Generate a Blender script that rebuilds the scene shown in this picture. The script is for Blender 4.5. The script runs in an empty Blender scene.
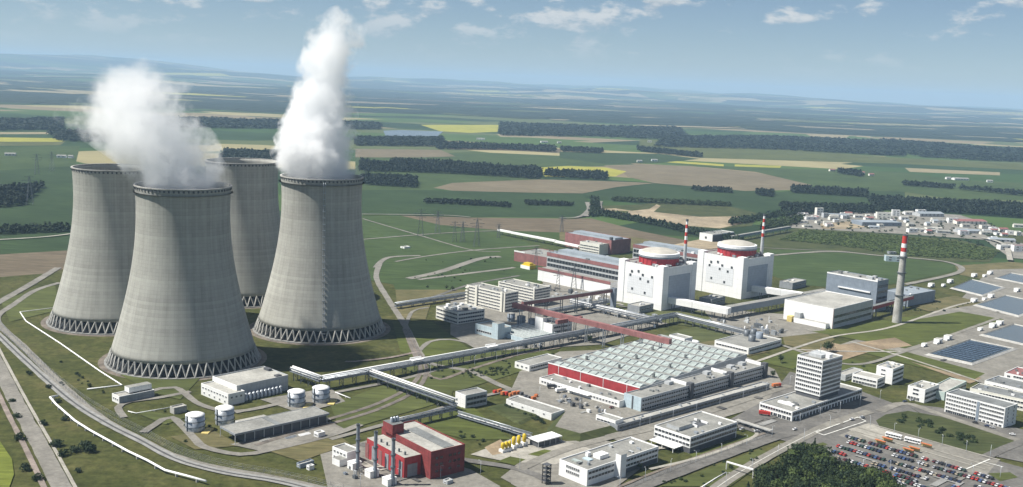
import bpy, bmesh, math, random
import numpy as np
from math import sin, cos, pi, radians, sqrt, hypot, atan2
from mathutils import Vector, Matrix, noise
R = random.Random(7)
SC = bpy.context.scene
COL = SC.collection

# ------------------------------------------------------------------ camera
F_PX, PITCH, ROLL, CAM_H = 1042.304, 0.15167, 0.04292, 251.26
FW = Vector((0, cos(PITCH), -sin(PITCH)))
R0 = Vector((1, 0, 0)); U0 = R0.cross(FW)
RT = R0 * cos(ROLL) + U0 * sin(ROLL)
UP = -R0 * sin(ROLL) + U0 * cos(ROLL)
cam_d = bpy.data.cameras.new('camera'); cam = bpy.data.objects.new('camera', cam_d); COL.objects.link(cam)
cam_d.sensor_width = 36.0; cam_d.lens = 36.0 * F_PX / 1023.0
cam_d.clip_start = 1.0; cam_d.clip_end = 300000.0
mt = Matrix((RT, UP, -FW)).transposed().to_4x4(); mt.translation = (0, 0, CAM_H)
cam.matrix_world = mt
SC.camera = cam

# ------------------------------------------------------------------ light
SUN_EL, SUN_AZ = radians(53), radians(188)          # direction towards the sun
sun_dir = Vector((cos(SUN_AZ) * cos(SUN_EL), sin(SUN_AZ) * cos(SUN_EL), sin(SUN_EL)))
sl = bpy.data.lights.new('sun', 'SUN'); sl.energy = 5.0; sl.angle = radians(0.55); sl.color = (1.0, 0.955, 0.88)
so = bpy.data.objects.new('sun', sl); COL.objects.link(so); so.location = (0, 0, 3000)
so.rotation_euler = (-sun_dir).to_track_quat('-Z', 'Y').to_euler()
world = bpy.data.worlds.new('World'); SC.world = world; world.use_nodes = True
nt = world.node_tree; nt.nodes.clear()
def N(t, typ, **kw):
    n = t.nodes.new(typ)
    for k, v in kw.items(): setattr(n, k, v)
    return n
def math_(t, op, a=None, b=None, c=None):
    n = N(t, 'ShaderNodeMath', operation=op)
    for i, v in enumerate((a, b, c)):
        if v is None: continue
        if isinstance(v, (int, float)): n.inputs[i].default_value = v
        else: t.links.new(v, n.inputs[i])
    return n.outputs[0]
sky = N(nt, 'ShaderNodeTexSky'); sky.sky_type = 'NISHITA'; sky.sun_disc = False
sky.sun_elevation = SUN_EL; sky.sun_rotation = (pi / 2 - SUN_AZ) % (2 * pi)
sky.altitude = 500; sky.air_density = 0.72; sky.dust_density = 0.25; sky.ozone_density = 2.0
bg = N(nt, 'ShaderNodeBackground'); bg.inputs[1].default_value = 0.05
tc = N(nt, 'ShaderNodeTexCoord'); sx = N(nt, 'ShaderNodeSeparateXYZ'); nt.links.new(tc.outputs['Generated'], sx.inputs[0])
# small cumulus: noise on the view direction, squeezed vertically, with top light and grey undersides painted into the colour
def cloud_noise(scale, detail, off, rough=0.55):
    mp = N(nt, 'ShaderNodeMapping'); mp.inputs['Location'].default_value = off; mp.inputs['Scale'].default_value = (1, 1, 2.6)
    nt.links.new(tc.outputs['Generated'], mp.inputs[0])
    n = N(nt, 'ShaderNodeTexNoise'); n.inputs['Scale'].default_value = scale; n.inputs['Detail'].default_value = detail
    n.inputs['Roughness'].default_value = rough
    nt.links.new(mp.outputs[0], n.inputs['Vector']); return n.outputs[0]
CO = (0.9, 8.8, 4.4)
cn = cloud_noise(15, 9, CO, 0.60); cup = cloud_noise(15, 9, (CO[0], CO[1], CO[2] + .022), 0.60); cl = cloud_noise(3.2, 2, (1.3, 2.2, 0.4), 0.5)
def cover(v): return math_(nt, 'ADD', v, math_(nt, 'MULTIPLY', math_(nt, 'SUBTRACT', cl, 0.5), 0.45))
mr = N(nt, 'ShaderNodeMapRange', interpolation_type='SMOOTHSTEP'); mr.inputs[1].default_value = 0.52; mr.inputs[2].default_value = 0.64
nt.links.new(cover(cn), mr.inputs[0])
fade = N(nt, 'ShaderNodeMapRange', interpolation_type='SMOOTHSTEP'); fade.inputs[1].default_value = 0.01; fade.inputs[2].default_value = 0.075
nt.links.new(sx.outputs[2], fade.inputs[0])
mfac = math_(nt, 'MULTIPLY', math_(nt, 'MULTIPLY', mr.outputs[0], fade.outputs[0]), 0.85)
sh = N(nt, 'ShaderNodeMapRange'); sh.inputs[1].default_value = -.10; sh.inputs[2].default_value = .06; nt.links.new(math_(nt, 'SUBTRACT', cn, cup), sh.inputs[0])
cc = N(nt, 'ShaderNodeMix', data_type='RGBA'); cc.inputs[6].default_value = (5.2, 5.9, 6.6, 1); cc.inputs[7].default_value = (9.6, 9.6, 9.4, 1); nt.links.new(sh.outputs[0], cc.inputs[0])
mx = N(nt, 'ShaderNodeMix', data_type='RGBA'); nt.links.new(cc.outputs[2], mx.inputs[7])
nt.links.new(mfac, mx.inputs[0]); nt.links.new(sky.outputs[0], mx.inputs[6]); nt.links.new(mx.outputs[2], bg.inputs[0])
wo = N(nt, 'ShaderNodeOutputWorld'); nt.links.new(bg.outputs[0], wo.inputs[0])
SC.view_settings.view_transform = 'Standard'; SC.view_settings.look = 'None'
SC.view_settings.exposure = 0.66; SC.view_settings.gamma = 1.0; SC.view_settings.use_curve_mapping = False
cy = SC.cycles
cy.use_denoising = True; cy.max_bounces = 14; cy.diffuse_bounces = 3; cy.glossy_bounces = 2; cy.transmission_bounces = 2
cy.volume_bounces = 12; cy.volume_step_rate = 0.18; cy.volume_max_steps = 512; cy.caustics_reflective = False; cy.caustics_refractive = False
cy.sample_clamp_indirect = 4.0

# ------------------------------------------------------------------ pixel -> world, plant grid
def G(px, py, z=0.0):
    d = FW + RT * ((px - 511.5) / F_PX) - UP * ((py - 243.5) / F_PX)
    t = (z - CAM_H) / d.z
    return Vector((d.x * t, d.y * t, z))
def PR(P):
    d = Vector(P) - Vector((0, 0, CAM_H)); z = d.dot(FW)
    return 511.5 + F_PX * d.dot(RT) / z, 243.5 - F_PX * d.dot(UP) / z
ANG = radians(44.0)
U = Vector((cos(ANG), sin(ANG), 0)); V = Vector((-sin(ANG), cos(ANG), 0))   # U: away-right, V: away-left
def smooth(a, b, x):
    t = min(1, max(0, (x - a) / (b - a))); return t * t * (3 - 2 * t)

# ------------------------------------------------------------------ materials
MATS = {}
def mat(name, col, rough=0.8, var=0.12, scale=0.25, metal=0.0, detail=4, col2=None, bump=0.0, spec=0.3, joints=None, streak=0.0):
    """procedural material: base colour broken up by two scales of noise, optional panel joints and streaks"""
    if name in MATS: return MATS[name]
    m = bpy.data.materials.new(name); m.use_nodes = True; t = m.node_tree; b = t.nodes['Principled BSDF']
    b.inputs['Roughness'].default_value = rough; b.inputs['Metallic'].default_value = metal
    b.inputs['Specular IOR Level'].default_value = spec
    g = N(t, 'ShaderNodeNewGeometry')
    n1 = N(t, 'ShaderNodeTexNoise'); n1.inputs['Scale'].default_value = scale; n1.inputs['Detail'].default_value = detail; n1.inputs['Roughness'].default_value = 0.6
    t.links.new(g.outputs['Position'], n1.inputs['Vector'])
    c2 = col2 or tuple(min(1, c * (1 - 2.2 * var)) for c in col); c1 = col if col2 else tuple(min(1, c * (1 + 1.2 * var)) for c in col)
    cr = N(t, 'ShaderNodeMapRange'); cr.inputs[1].default_value = 0.3; cr.inputs[2].default_value = 0.7
    t.links.new(n1.outputs[0], cr.inputs[0])
    mx = N(t, 'ShaderNodeMix', data_type='RGBA'); mx.inputs[6].default_value = (*c2, 1); mx.inputs[7].default_value = (*c1, 1)
    t.links.new(cr.outputs[0], mx.inputs[0]); out = mx.outputs[2]
    if detail >= 6:
        nf = N(t, 'ShaderNodeTexNoise'); nf.inputs['Scale'].default_value = max(.09, scale * 7); nf.inputs['Detail'].default_value = 6; nf.inputs['Roughness'].default_value = .75
        if name[:2] == 'f_':      # crops and mown grass run in rows
            mpn = N(t, 'ShaderNodeMapping'); mpn.inputs['Rotation'].default_value = (0, 0, .25 + (len(name) % 4) * .35); mpn.inputs['Scale'].default_value = (.22, 1.6, 1); t.links.new(g.outputs['Position'], mpn.inputs[0]); t.links.new(mpn.outputs[0], nf.inputs['Vector'])
        else: t.links.new(g.outputs['Position'], nf.inputs['Vector'])
        fr = N(t, 'ShaderNodeMapRange'); fr.inputs[1].default_value = .3; fr.inputs[2].default_value = .7; fr.inputs[3].default_value = .58 if name[:2] == 'f_' else .72; fr.inputs[4].default_value = 1.42 if name[:2] == 'f_' else 1.25; t.links.new(nf.outputs[0], fr.inputs[0])
        mf = N(t, 'ShaderNodeMix', data_type='RGBA', blend_type='MULTIPLY'); mf.inputs[0].default_value = 1.0; t.links.new(out, mf.inputs[6]); t.links.new(fr.outputs[0], mf.inputs[7]); out = mf.outputs[2]
    if joints:
        tcx = N(t, 'ShaderNodeTexCoord'); s = N(t, 'ShaderNodeSeparateXYZ'); t.links.new(tcx.outputs['Object'], s.inputs[0])
        hx = math_(t, 'ADD', s.outputs[0], s.outputs[1])
        a = math_(t, 'LESS_THAN', math_(t, 'FRACT', math_(t, 'DIVIDE', hx, joints[0])), 0.10 / joints[0] * 2)
        z_ = math_(t, 'LESS_THAN', math_(t, 'FRACT', math_(t, 'DIVIDE', s.outputs[2], joints[1])), 0.10 / joints[1] * 2)
        jm = math_(t, 'MULTIPLY', math_(t, 'MAXIMUM', a, z_), 0.35)
        m3 = N(t, 'ShaderNodeMix', data_type='RGBA'); m3.inputs[7].default_value = tuple(c * 0.4 for c in col) + (1,)
        t.links.new(jm, m3.inputs[0]); t.links.new(out, m3.inputs[6]); out = m3.outputs[2]
    if streak:
        mp = N(t, 'ShaderNodeMapping'); mp.inputs['Scale'].default_value = (1, 1, 0.06); t.links.new(g.outputs['Position'], mp.inputs[0])
        n2 = N(t, 'ShaderNodeTexNoise'); n2.inputs['Scale'].default_value = 0.9; n2.inputs['Detail'].default_value = 3; t.links.new(mp.outputs[0], n2.inputs['Vector'])
        sm = N(t, 'ShaderNodeMapRange'); sm.inputs[1].default_value = 0.45; sm.inputs[2].default_value = 0.75; sm.inputs[4].default_value = streak; t.links.new(n2.outputs[0], sm.inputs[0])
        m4 = N(t, 'ShaderNodeMix', data_type='RGBA'); m4.inputs[7].default_value = (col[0] * .5, col[1] * .48, col[2] * .45, 1)
        t.links.new(sm.outputs[0], m4.inputs[0]); t.links.new(out, m4.inputs[6]); out = m4.outputs[2]
    t.links.new(out, b.inputs['Base Color'])
    if bump:
        bp = N(t, 'ShaderNodeBump'); bp.inputs['Strength'].default_value = bump; bp.inputs['Distance'].default_value = 0.4
        t.links.new(n1.outputs[0], bp.inputs['Height']); t.links.new(bp.outputs[0], b.inputs['Normal'])
    MATS[name] = m; return m
mat('white', (.78, .785, .77), .6, .03, .15, joints=(6, 3.3), streak=.10)
mat('white_clean', (.80, .805, .80), .55, .025, .1, joints=(6, 6), streak=.08)
mat('white_trim', (.79, .795, .79), .6, .05, .3)
mat('cream', (.72, .71, .64), .7, .04, .2, joints=(6, 3.3), streak=.12)
mat('pale_grey', (.45, .47, .48), .7, .08, .2, joints=(3, 3.3), streak=.2)
mat('mid_grey', (.27, .29, .31), .7, .08, .2, joints=(3, 3), streak=.2)
mat('blue_grey', (.22, .26, .31), .55, .07, .2, joints=(2, 8), streak=.15)
mat('dark_grey', (.09, .095, .105), .7, .1, .3)
mat('pale_blue', (.45, .55, .60), .6, .05, .2, joints=(3, 3), streak=.15)
mat('mint', (.50, .60, .57), .6, .05, .2, joints=(3, 3), streak=.15)
mat('roof_grey', (.25, .25, .232), .9, .13, .07, detail=6, streak=.0)
mat('roof_pale', (.36, .355, .325), .9, .12, .06, detail=6)
mat('roof_dark', (.17, .18, .18), .9, .15, .08, detail=6)
mat('roof_metal', (.33, .37, .40), .45, .08, .06, metal=.2, joints=(3, 99))
mat('roof_beige', (.43, .41, .36), .85, .08, .1)
mat('red', (.36, .045, .05), .6, .10, .15, joints=(3, 99), streak=.2)
mat('dull_red', (.27, .12, .115), .7, .12, .15, joints=(3, 99), streak=.25)
mat('brick_red', (.22, .045, .045), .8, .18, .3, joints=(2.4, 2.4), streak=.3)
mat('drum_red', (.42, .04, .05), .55, .10, .2, joints=(4, 99))
mat('paint_red', (.48, .04, .03), .5, .08, .4)
mat('yellow', (.60, .44, .03), .5, .08, .4)
mat('yellow_pale', (.58, .47, .18), .6, .08, .4)
mat('orange', (.50, .16, .06), .6, .12, .4)
mat('glass', (.030, .036, .044), .15, .25, .35, spec=.6)
mat('glass_green', (.36, .41, .39), .3, .18, .25, spec=.5, streak=.2)
mat('galv', (.42, .45, .48), .4, .10, .3, metal=.5)
mat('steel_dark', (.13, .145, .16), .5, .12, .3, metal=.3)
mat('steel_blue', (.24, .27, .31), .5, .1, .3, metal=.3)
mat('concrete', (.40, .395, .37), .9, .12, .12, detail=6, streak=.25)
mat('concrete_dark', (.25, .25, .24), .9, .12, .12, detail=6)
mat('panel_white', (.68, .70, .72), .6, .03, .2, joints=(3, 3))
mat('panel_grey', (.36, .40, .46), .6, .05, .2, joints=(3, 3))  # panel of the sunless face, its bluish shade put into the colour
mat('black', (.018, .018, .02), .7, .1, .3)
mat('asphalt', (.135, .13, .12), .92, .16, .05, detail=8, bump=.1)
mat('asphalt_dark', (.07, .07, .07), .92, .15, .05, detail=8)
mat('road_pale', (.20, .19, .168), .92, .14, .05, detail=8, bump=.1)
mat('paving', (.205, .195, .17), .92, .13, .04, detail=9, bump=.1)
mat('paving_bright', (.32, .305, .265), .92, .12, .05, detail=8)
mat('gravel_pink', (.24, .20, .175), .95, .2, .08, detail=9)
mat('ballast', (.17, .145, .12), .95, .25, .1, detail=9)
mat('earth', (.24, .185, .12), .95, .2, .03, detail=9, bump=.3)
mat('sand', (.30, .245, .165), .95, .22, .012, detail=9, bump=.3)
mat('line_paint', (.62, .62, .58), .8, .15, .5)
mat('bark', (.07, .05, .035), .95, .2, 1.0)

def leaf_mat(name, a, b, scale=.12):
    m = bpy.data.materials.new(name); m.use_nodes = True; t = m.node_tree; p = t.nodes['Principled BSDF']
    g = N(t, 'ShaderNodeNewGeometry'); n1 = N(t, 'ShaderNodeTexNoise'); n1.inputs['Scale'].default_value = scale; n1.inputs['Detail'].default_value = 3
    t.links.new(g.outputs['Position'], n1.inputs['Vector'])
    f = N(t, 'ShaderNodeMapRange'); f.inputs[1].default_value = .3; f.inputs[2].default_value = .7; t.links.new(n1.outputs[0], f.inputs[0])
    fa = math_(t, 'ADD', math_(t, 'MULTIPLY', f.outputs[0], .6), math_(t, 'MULTIPLY', g.outputs['Random Per Island'], .4))
    mx = N(t, 'ShaderNodeMix', data_type='RGBA'); mx.inputs[6].default_value = (*a, 1); mx.inputs[7].default_value = (*b, 1)
    t.links.new(fa, mx.inputs[0]); t.links.new(mx.outputs[2], p.inputs['Base Color']); p.inputs['Roughness'].default_value = .75
    p.inputs['Specular IOR Level'].default_value = .2
    MATS[name] = m
leaf_mat('leaf', (.014, .027, .010), (.048, .070, .022))
leaf_mat('leaf_bright', (.035, .060, .018), (.095, .125, .035))
leaf_mat('leaf_dark', (.010, .022, .011), (.034, .054, .022))
leaf_mat('leaf_far', (.006, .014, .009), (.019, .031, .016), .02)

# ------------------------------------------------------------------ mesh builder
class MB:
    def __init__(s): s.v = []; s.f = []; s.m = []; s.sm = []
    def face(s, pts, mi=0, smooth=False):
        i = len(s.v); s.v += [tuple(p) for p in pts]; s.f.append(tuple(range(i, i + len(pts)))); s.m.append(mi); s.sm.append(smooth)
    def box(s, x0, x1, y0, y1, z0, z1, mi=0, top=None, bottom=True):
        i = len(s.v)
        s.v += [(x0, y0, z0), (x1, y0, z0), (x1, y1, z0), (x0, y1, z0), (x0, y0, z1), (x1, y0, z1), (x1, y1, z1), (x0, y1, z1)]
        fs = [(i, i + 1, i + 5, i + 4), (i + 1, i + 2, i + 6, i + 5), (i + 2, i + 3, i + 7, i + 6), (i + 3, i, i + 4, i + 7), (i + 4, i + 5, i + 6, i + 7)]
        ms = [mi] * 4 + [mi if top is None else top]
        if bottom: fs.append((i + 3, i + 2, i + 1, i)); ms.append(mi)
        s.f += fs; s.m += ms; s.sm += [False] * len(fs)
    def bar(s, p, q, w, h=None, mi=0):
        p, q = Vector(p), Vector(q); h = h or w; d = (q - p).normalized()
        a = d.cross(Vector((0, 0, 1)))
        a = a.normalized() if a.length > 1e-3 else Vector((1, 0, 0)); b = a.cross(d).normalized()
        c = [(-w / 2, -h / 2), (w / 2, -h / 2), (w / 2, h / 2), (-w / 2, h / 2)]
        i = len(s.v)
        for e in (p, q): s.v += [tuple(e + a * x + b * y) for x, y in c]
        fs = [(i, i + 4, i + 5, i + 1), (i + 1, i + 5, i + 6, i + 2), (i + 2, i + 6, i + 7, i + 3), (i + 3, i + 7, i + 4, i), (i + 3, i + 2, i + 1, i), (i + 4, i + 7, i + 6, i + 5)]
        fs = [f[::-1] for f in fs]
        s.f += fs; s.m += [mi] * 6; s.sm += [False] * 6
    def rev(s, prof, n=24, cx=0, cy=0, mi=0, cap0=False, cap1=False, smooth=True):
        i = len(s.v)
        for r, z in prof:
            for k in range(n): a = 2 * pi * k / n; s.v.append((cx + r * cos(a), cy + r * sin(a), z))
        for j in range(len(prof) - 1):
            m_ = mi[j] if isinstance(mi, (list, tuple)) else mi
            for k in range(n):
                k2 = (k + 1) % n
                s.f.append((i + j * n + k, i + j * n + k2, i + (j + 1) * n + k2, i + (j + 1) * n + k)); s.m.append(m_); s.sm.append(smooth)
        m_ = mi[-1] if isinstance(mi, (list, tuple)) else mi
        if cap1: s.f.append(tuple(i + (len(prof) - 1) * n + k for k in range(n))); s.m.append(m_); s.sm.append(False)
        if cap0: s.f.append(tuple(i + k for k in range(n - 1, -1, -1))); s.m.append(m_); s.sm.append(False)
    def tube(s, pts, r, n=8, mi=0):
        pts = [Vector(p) for p in pts]; i = len(s.v)
        for k, p in enumerate(pts):
            d = (pts[min(k + 1, len(pts) - 1)] - pts[max(k - 1, 0)]).normalized()
            a = d.cross(Vector((0, 0, 1))); a = a.normalized() if a.length > 1e-3 else Vector((1, 0, 0)); b = a.cross(d)
            s.v += [tuple(p + (a * cos(2 * pi * j / n) + b * sin(2 * pi * j / n)) * r) for j in range(n)]
        for k in range(len(pts) - 1):
            for j in range(n):
                j2 = (j + 1) % n
                s.f.append((i + k * n + j, i + (k + 1) * n + j, i + (k + 1) * n + j2, i + k * n + j2)); s.m.append(mi); s.sm.append(True)
        s.f.append(tuple(i + j for j in range(n))); s.m.append(mi); s.sm.append(False)
        e = i + (len(pts) - 1) * n; s.f.append(tuple(e + j for j in range(n - 1, -1, -1))); s.m.append(mi); s.sm.append(False)
    def mesh(s, name, mats):
        me = bpy.data.meshes.new(name); me.from_pydata(s.v, [], s.f)
        for m in ([mats] if isinstance(mats, str) else mats): me.materials.append(MATS[m])
        me.polygons.foreach_set('material_index', s.m); me.polygons.foreach_set('use_smooth', s.sm); me.update(); return me
    def build(s, name, mats, parent=None, loc=(0, 0, 0), rz=0.0):
        return link(name, s.mesh(name, mats), parent, loc, rz)
def link(name, me, parent=None, loc=(0, 0, 0), rz=0.0):
    o = bpy.data.objects.new(name, me); COL.objects.link(o); o.location = loc; o.rotation_euler = (0, 0, rz)
    if parent: o.parent = parent
    return o
def tag(o, label, cat, group=None):
    o['label'] = label; o['category'] = cat
    if group: o['group'] = group
    return o
def thing(name, label, cat, loc=(0, 0, 0), rz=0.0, group=None):
    return tag(link(name, None, None, loc, rz), label, cat, group)
def struct(o): o['kind'] = 'structure'; return o
def stuff(o): o['kind'] = 'stuff'; return o
def np_mesh(name, v, f, mats, mi=None, smooth=False):
    me = bpy.data.meshes.new(name); v = np.asarray(v, np.float32); f = np.asarray(f, np.int32); k = f.shape[1]
    me.vertices.add(len(v)); me.vertices.foreach_set('co', v.ravel()); me.loops.add(f.size); me.loops.foreach_set('vertex_index', f.ravel())
    me.polygons.add(len(f)); me.polygons.foreach_set('loop_start', np.arange(0, f.size, k, dtype=np.int32))
    me.polygons.foreach_set('loop_total', np.full(len(f), k, np.int32))
    for m in ([mats] if isinstance(mats, str) else mats): me.materials.append(MATS[m])
    if mi is not None: me.polygons.foreach_set('material_index', np.asarray(mi, np.int32))
    me.polygons.foreach_set('use_smooth', np.full(len(f), smooth)); me.update(calc_edges=True); return me

# ------------------------------------------------------------------ the ground and the far country
def terr(x, y):
    d = hypot(x, y); k = smooth(8500, 22000, d)
    if k <= 0: return 0.0
    a = atan2(x, y)
    h = k * (noise.noise(Vector((x / 5200, y / 3800, 3.3))) * 135 + noise.noise(Vector((x / 1900, y / 1500, 9.1))) * 45 + 25)
    # long ridges on the horizon, higher on the left of the view
    rd = smooth(19000, 33000, d)
    h += rd * (170 + 90 * noise.noise(Vector((a * 9, d / 9000, 1.7))) + 45 * noise.noise(Vector((a * 31, d / 6000, 5.2))))
    h += 300 * smooth(24000, 35000, d) * math.exp(-((a + .45) / .13) ** 2) * (1 + .35 * noise.noise(Vector((a * 22, 0, 8.8))))
    h += 110 * smooth(24000, 35000, d) * math.exp(-((a + .33) / .045) ** 2)
    h -= 110 * smooth(.15, .5, a) * rd
    return max(h, 0) 
def ground_material():
    m = bpy.data.materials.new('ground'); m.use_nodes = True; t = m.node_tree; p = t.nodes['Principled BSDF']; p.inputs['Roughness'].default_value = .95
    p.inputs['Specular IOR Level'].default_value = .1
    g = N(t, 'ShaderNodeNewGeometry')
    def nz(sc, det, ro=.6):
        n = N(t, 'ShaderNodeTexNoise'); n.inputs['Scale'].default_value = sc; n.inputs['Detail'].default_value = det; n.inputs['Roughness'].default_value = ro
        t.links.new(g.outputs['Position'], n.inputs['Vector']); return n.outputs[0]
    def ramp(v, stops):
        r = N(t, 'ShaderNodeValToRGB'); e = r.color_ramp.elements
        while len(e) < len(stops): e.new(.5)
        for i, (q, c) in enumerate(stops): e[i].position = q; e[i].color = (*c, 1)
        t.links.new(v, r.inputs[0]); return r.outputs[0]
    near = ramp(nz(.018, 12, .74), [(.32, (.034, .041, .013)), (.46, (.052, .060, .019)), (.58, (.072, .075, .027)), (.68, (.100, .092, .040)), (.80, (.140, .120, .062))])
    fine = nz(.16, 8, .72)
    m1 = N(t, 'ShaderNodeMix', data_type='RGBA', blend_type='MULTIPLY'); m1.inputs[0].default_value = .95
    t.links.new(near, m1.inputs[6]); t.links.new(ramp(fine, [(.3, (.45, .46, .42)), (.7, (1.5, 1.45, 1.4))]), m1.inputs[7])
    # far farmland: stretched field cells, each with its own crop
    mp = N(t, 'ShaderNodeMapping'); mp.inputs['Rotation'].default_value = (0, 0, .35); mp.inputs['Scale'].default_value = (.0011, .0021, .0)
    t.links.new(g.outputs['Position'], mp.inputs[0])
    vo = N(t, 'ShaderNodeTexVoronoi'); vo.inputs['Scale'].default_value = 1.0; vo.distance = 'CHEBYCHEV'; t.links.new(mp.outputs[0], vo.inputs['Vector'])
    sp = N(t, 'ShaderNodeSeparateColor'); t.links.new(vo.outputs['Color'], sp.inputs[0])
    crops = N(t, 'ShaderNodeValToRGB'); crops.color_ramp.interpolation = 'CONSTANT'
    st = [(0, (.040, .075, .024)), (.2, (.060, .100, .030)), (.4, (.022, .042, .018)), (.55, (.085, .105, .045)), (.68, (.030, .055, .022)), (.82, (.20, .165, .105)), (.92, (.27, .24, .13))]
    e = crops.color_ramp.elements
    while len(e) < len(st): e.new(.5)
    for i, (q, c) in enumerate(st): e[i].position = q; e[i].color = (*c, 1)
    t.links.new(sp.outputs[0], crops.inputs[0])
    m2 = N(t, 'ShaderNodeMix', data_type='RGBA', blend_type='MULTIPLY'); m2.inputs[0].default_value = .6
    t.links.new(crops.outputs[0], m2.inputs[6]); t.links.new(ramp(nz(.004, 6), [(.3, (.7, .7, .7)), (.7, (1.2, 1.2, 1.2))]), m2.inputs[7])
    ln = N(t, 'ShaderNodeVectorMath', operation='LENGTH'); t.links.new(g.outputs['Position'], ln.inputs[0])
    fr = N(t, 'ShaderNodeMapRange'); fr.inputs[1].default_value = 1500; fr.inputs[2].default_value = 1900; t.links.new(ln.outputs['Value'], fr.inputs[0])
    m3 = N(t, 'ShaderNodeMix', data_type='RGBA'); t.links.new(fr.outputs[0], m3.inputs[0]); t.links.new(m1.outputs[2], m3.inputs[6]); t.links.new(m2.outputs[2], m3.inputs[7])
    t.links.new(m3.outputs[2], p.inputs['Base Color']); MATS['ground'] = m
ground_material()
GR = 44000.0
def build_ground():
    radii = [0, 150, 350, 600, 900, 1300, 1800, 2500, 3500, 5000, 7000] + [8500 * (GR / 8500) ** (i / 46) for i in range(47)]
    na = 360; v = [(0, 0, 0)]
    for r in radii[1:]:
        for k in range(na):
            a = 2 * pi * k / na; x, y = r * sin(a), r * cos(a); v.append((x, y, terr(x, y)))
    f = []; nr = len(radii) - 1
    fan = [(0, 1 + (k + 1) % na, 1 + k) for k in range(na)]
    for j in range(nr - 1):
        b = 1 + j * na
        for k in range(na):
            k2 = (k + 1) % na; f += [(b + k, b + k2, b + na + k2), (b + k, b + na + k2, b + na + k)]
    struct(link('ground', np_mesh('ground', v, fan + f, 'ground', smooth=True)))
build_ground()

def field_mat(name, c, c2, sc=.006, rows=0.0):
    m = mat(name, c, .95, .1, sc, detail=8, col2=c2, spec=.1); 
    return m
field_mat('f_green', (.056, .082, .030), (.036, .058, .022)); field_mat('f_dark', (.036, .060, .024), (.024, .042, .018))
field_mat('f_mid', (.088, .100, .034), (.058, .070, .024)); field_mat('f_olive', (.100, .105, .045), (.066, .078, .032))
field_mat('f_tan', (.165, .140, .095), (.125, .106, .070)); field_mat('f_brown', (.140, .115, .080), (.105, .085, .058))
field_mat('f_rape', (.30, .285, .055), (.23, .23, .05)); field_mat('f_pale', (.26, .225, .14), (.20, .175, .11))
field_mat('f_scrub', (.070, .078, .032), (.035, .046, .018), .03); field_mat('f_lawn', (.085, .100, .026), (.054, .066, .020), .02)
field_mat('f_dry', (.150, .128, .066), (.080, .080, .036), .03)
ZL = [0.02]
def sheet(name, px, m, z=None, world=None):
    """a flat sheet on the ground whose outline is given as pixels on the ground plane"""
    ZL[0] += 0.0045 
    z = ZL[0] if z is None else z
    pts = [G(*q, 0) for q in px] if world is None else [Vector((*q, 0)) for q in world]
    a = sum(pts[i].x * pts[(i + 1) % len(pts)].y - pts[(i + 1) % len(pts)].x * pts[i].y for i in range(len(pts)))
    if a < 0: pts = pts[::-1]
    bm = bmesh.new(); vs = [bm.verts.new((p.x, p.y, z)) for p in pts]; bm.faces.new(vs); bm.normal_update(); bmesh.ops.triangulate(bm, faces=bm.faces[:])
    me = bpy.data.meshes.new(name); bm.to_mesh(me); bm.free(); me.materials.append(MATS[m]); return struct(link(name, me))
def curve_pts(px, step=8.0, z=0, world=None):
    P = [G(*q) for q in px] if world is None else [Vector((*q, 0)) for q in world]
    if len(P) == 2: return P
    out = []
    for i in range(len(P) - 1):
        p0, p1, p2, p3 = P[max(i - 1, 0)], P[i], P[i + 1], P[min(i + 2, len(P) - 1)]
        n = max(2, int((p2 - p1).length / step))
        for k in range(n):
            t = k / n
            out.append(.5 * ((2 * p1) + (p2 - p0) * t + (2 * p0 - 5 * p1 + 4 * p2 - p3) * t * t + (3 * p1 - p0 - 3 * p2 + p3) * t ** 3))
    return out + [P[-1]]
def road(name, px, w, m, z=None, off=0.0, world=None):
    ZL[0] += 0.0045
    z = ZL[0] if z is None else z
    P = curve_pts(px, world=world); L, Rr = [], []; w0 = w; rag = .16 if name in ('road', 'verge', 'patrol_strip', 'railway_track', 'path') else 0
    for i, p in enumerate(P):
        w = w0 * (1 + rag * noise.noise(Vector((p.x * .07, p.y * .07, len(P)))))
        d = P[min(i + 1, len(P) - 1)] - P[max(i - 1, 0)]; n = Vector((-d.y, d.x, 0)).normalized()
        L.append(p + n * (w / 2 + off)); Rr.append(p + n * (-w / 2 + off))
    b = MB()
    for i in range(len(P) - 1):
        b.face([(q.x, q.y, z) for q in (Rr[i], Rr[i + 1], L[i + 1], L[i])])
    return struct(b.build(name, m))

# ------------------------------------------------------------------ fields around the plant (outlines on the ground plane)
FZ = [0.03]
def field(px, m, name='field'):
    FZ[0] += .009
    return sheet(name, px, m, z=FZ[0])
field([(-60, 236), (72, 232), (75, 256), (-60, 262)], 'f_dark')
field([(-60, 258), (75, 250), (75, 266), (50, 273), (-60, 282)], 'f_brown')
field([(-60, 172), (75, 165), (75, 232), (-60, 236)], 'f_dark')
field([(-60, 148), (80, 146), (75, 166), (-60, 174)], 'f_green')
field([(-60, 141.2), (66, 141.0), (60, 145.5), (-60, 146.5)], 'f_olive')
field([(-60, 136.6), (64, 138.4), (62, 141.8), (-60, 141.8)], 'f_rape')
field([(-60, 132.3), (58, 132.2), (58, 134.2), (-60, 134.4)], 'f_pale')
field([(355, 158), (470, 152), (610, 158), (640, 166), (570, 167), (535, 170), (450, 165), (392, 163), (355, 166)], 'f_green')
field([(355, 166), (392, 166), (545, 178), (540, 181), (450, 186), (430, 190), (355, 190)], 'f_green')
field([(355, 190), (430, 190), (450, 191), (583, 194), (592, 205), (586, 218), (470, 217), (355, 214)], 'f_dark')
field([(355, 214), (400, 215.6), (440, 225), (500, 231), (505, 236), (420, 232), (355, 226)], 'f_green')
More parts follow.
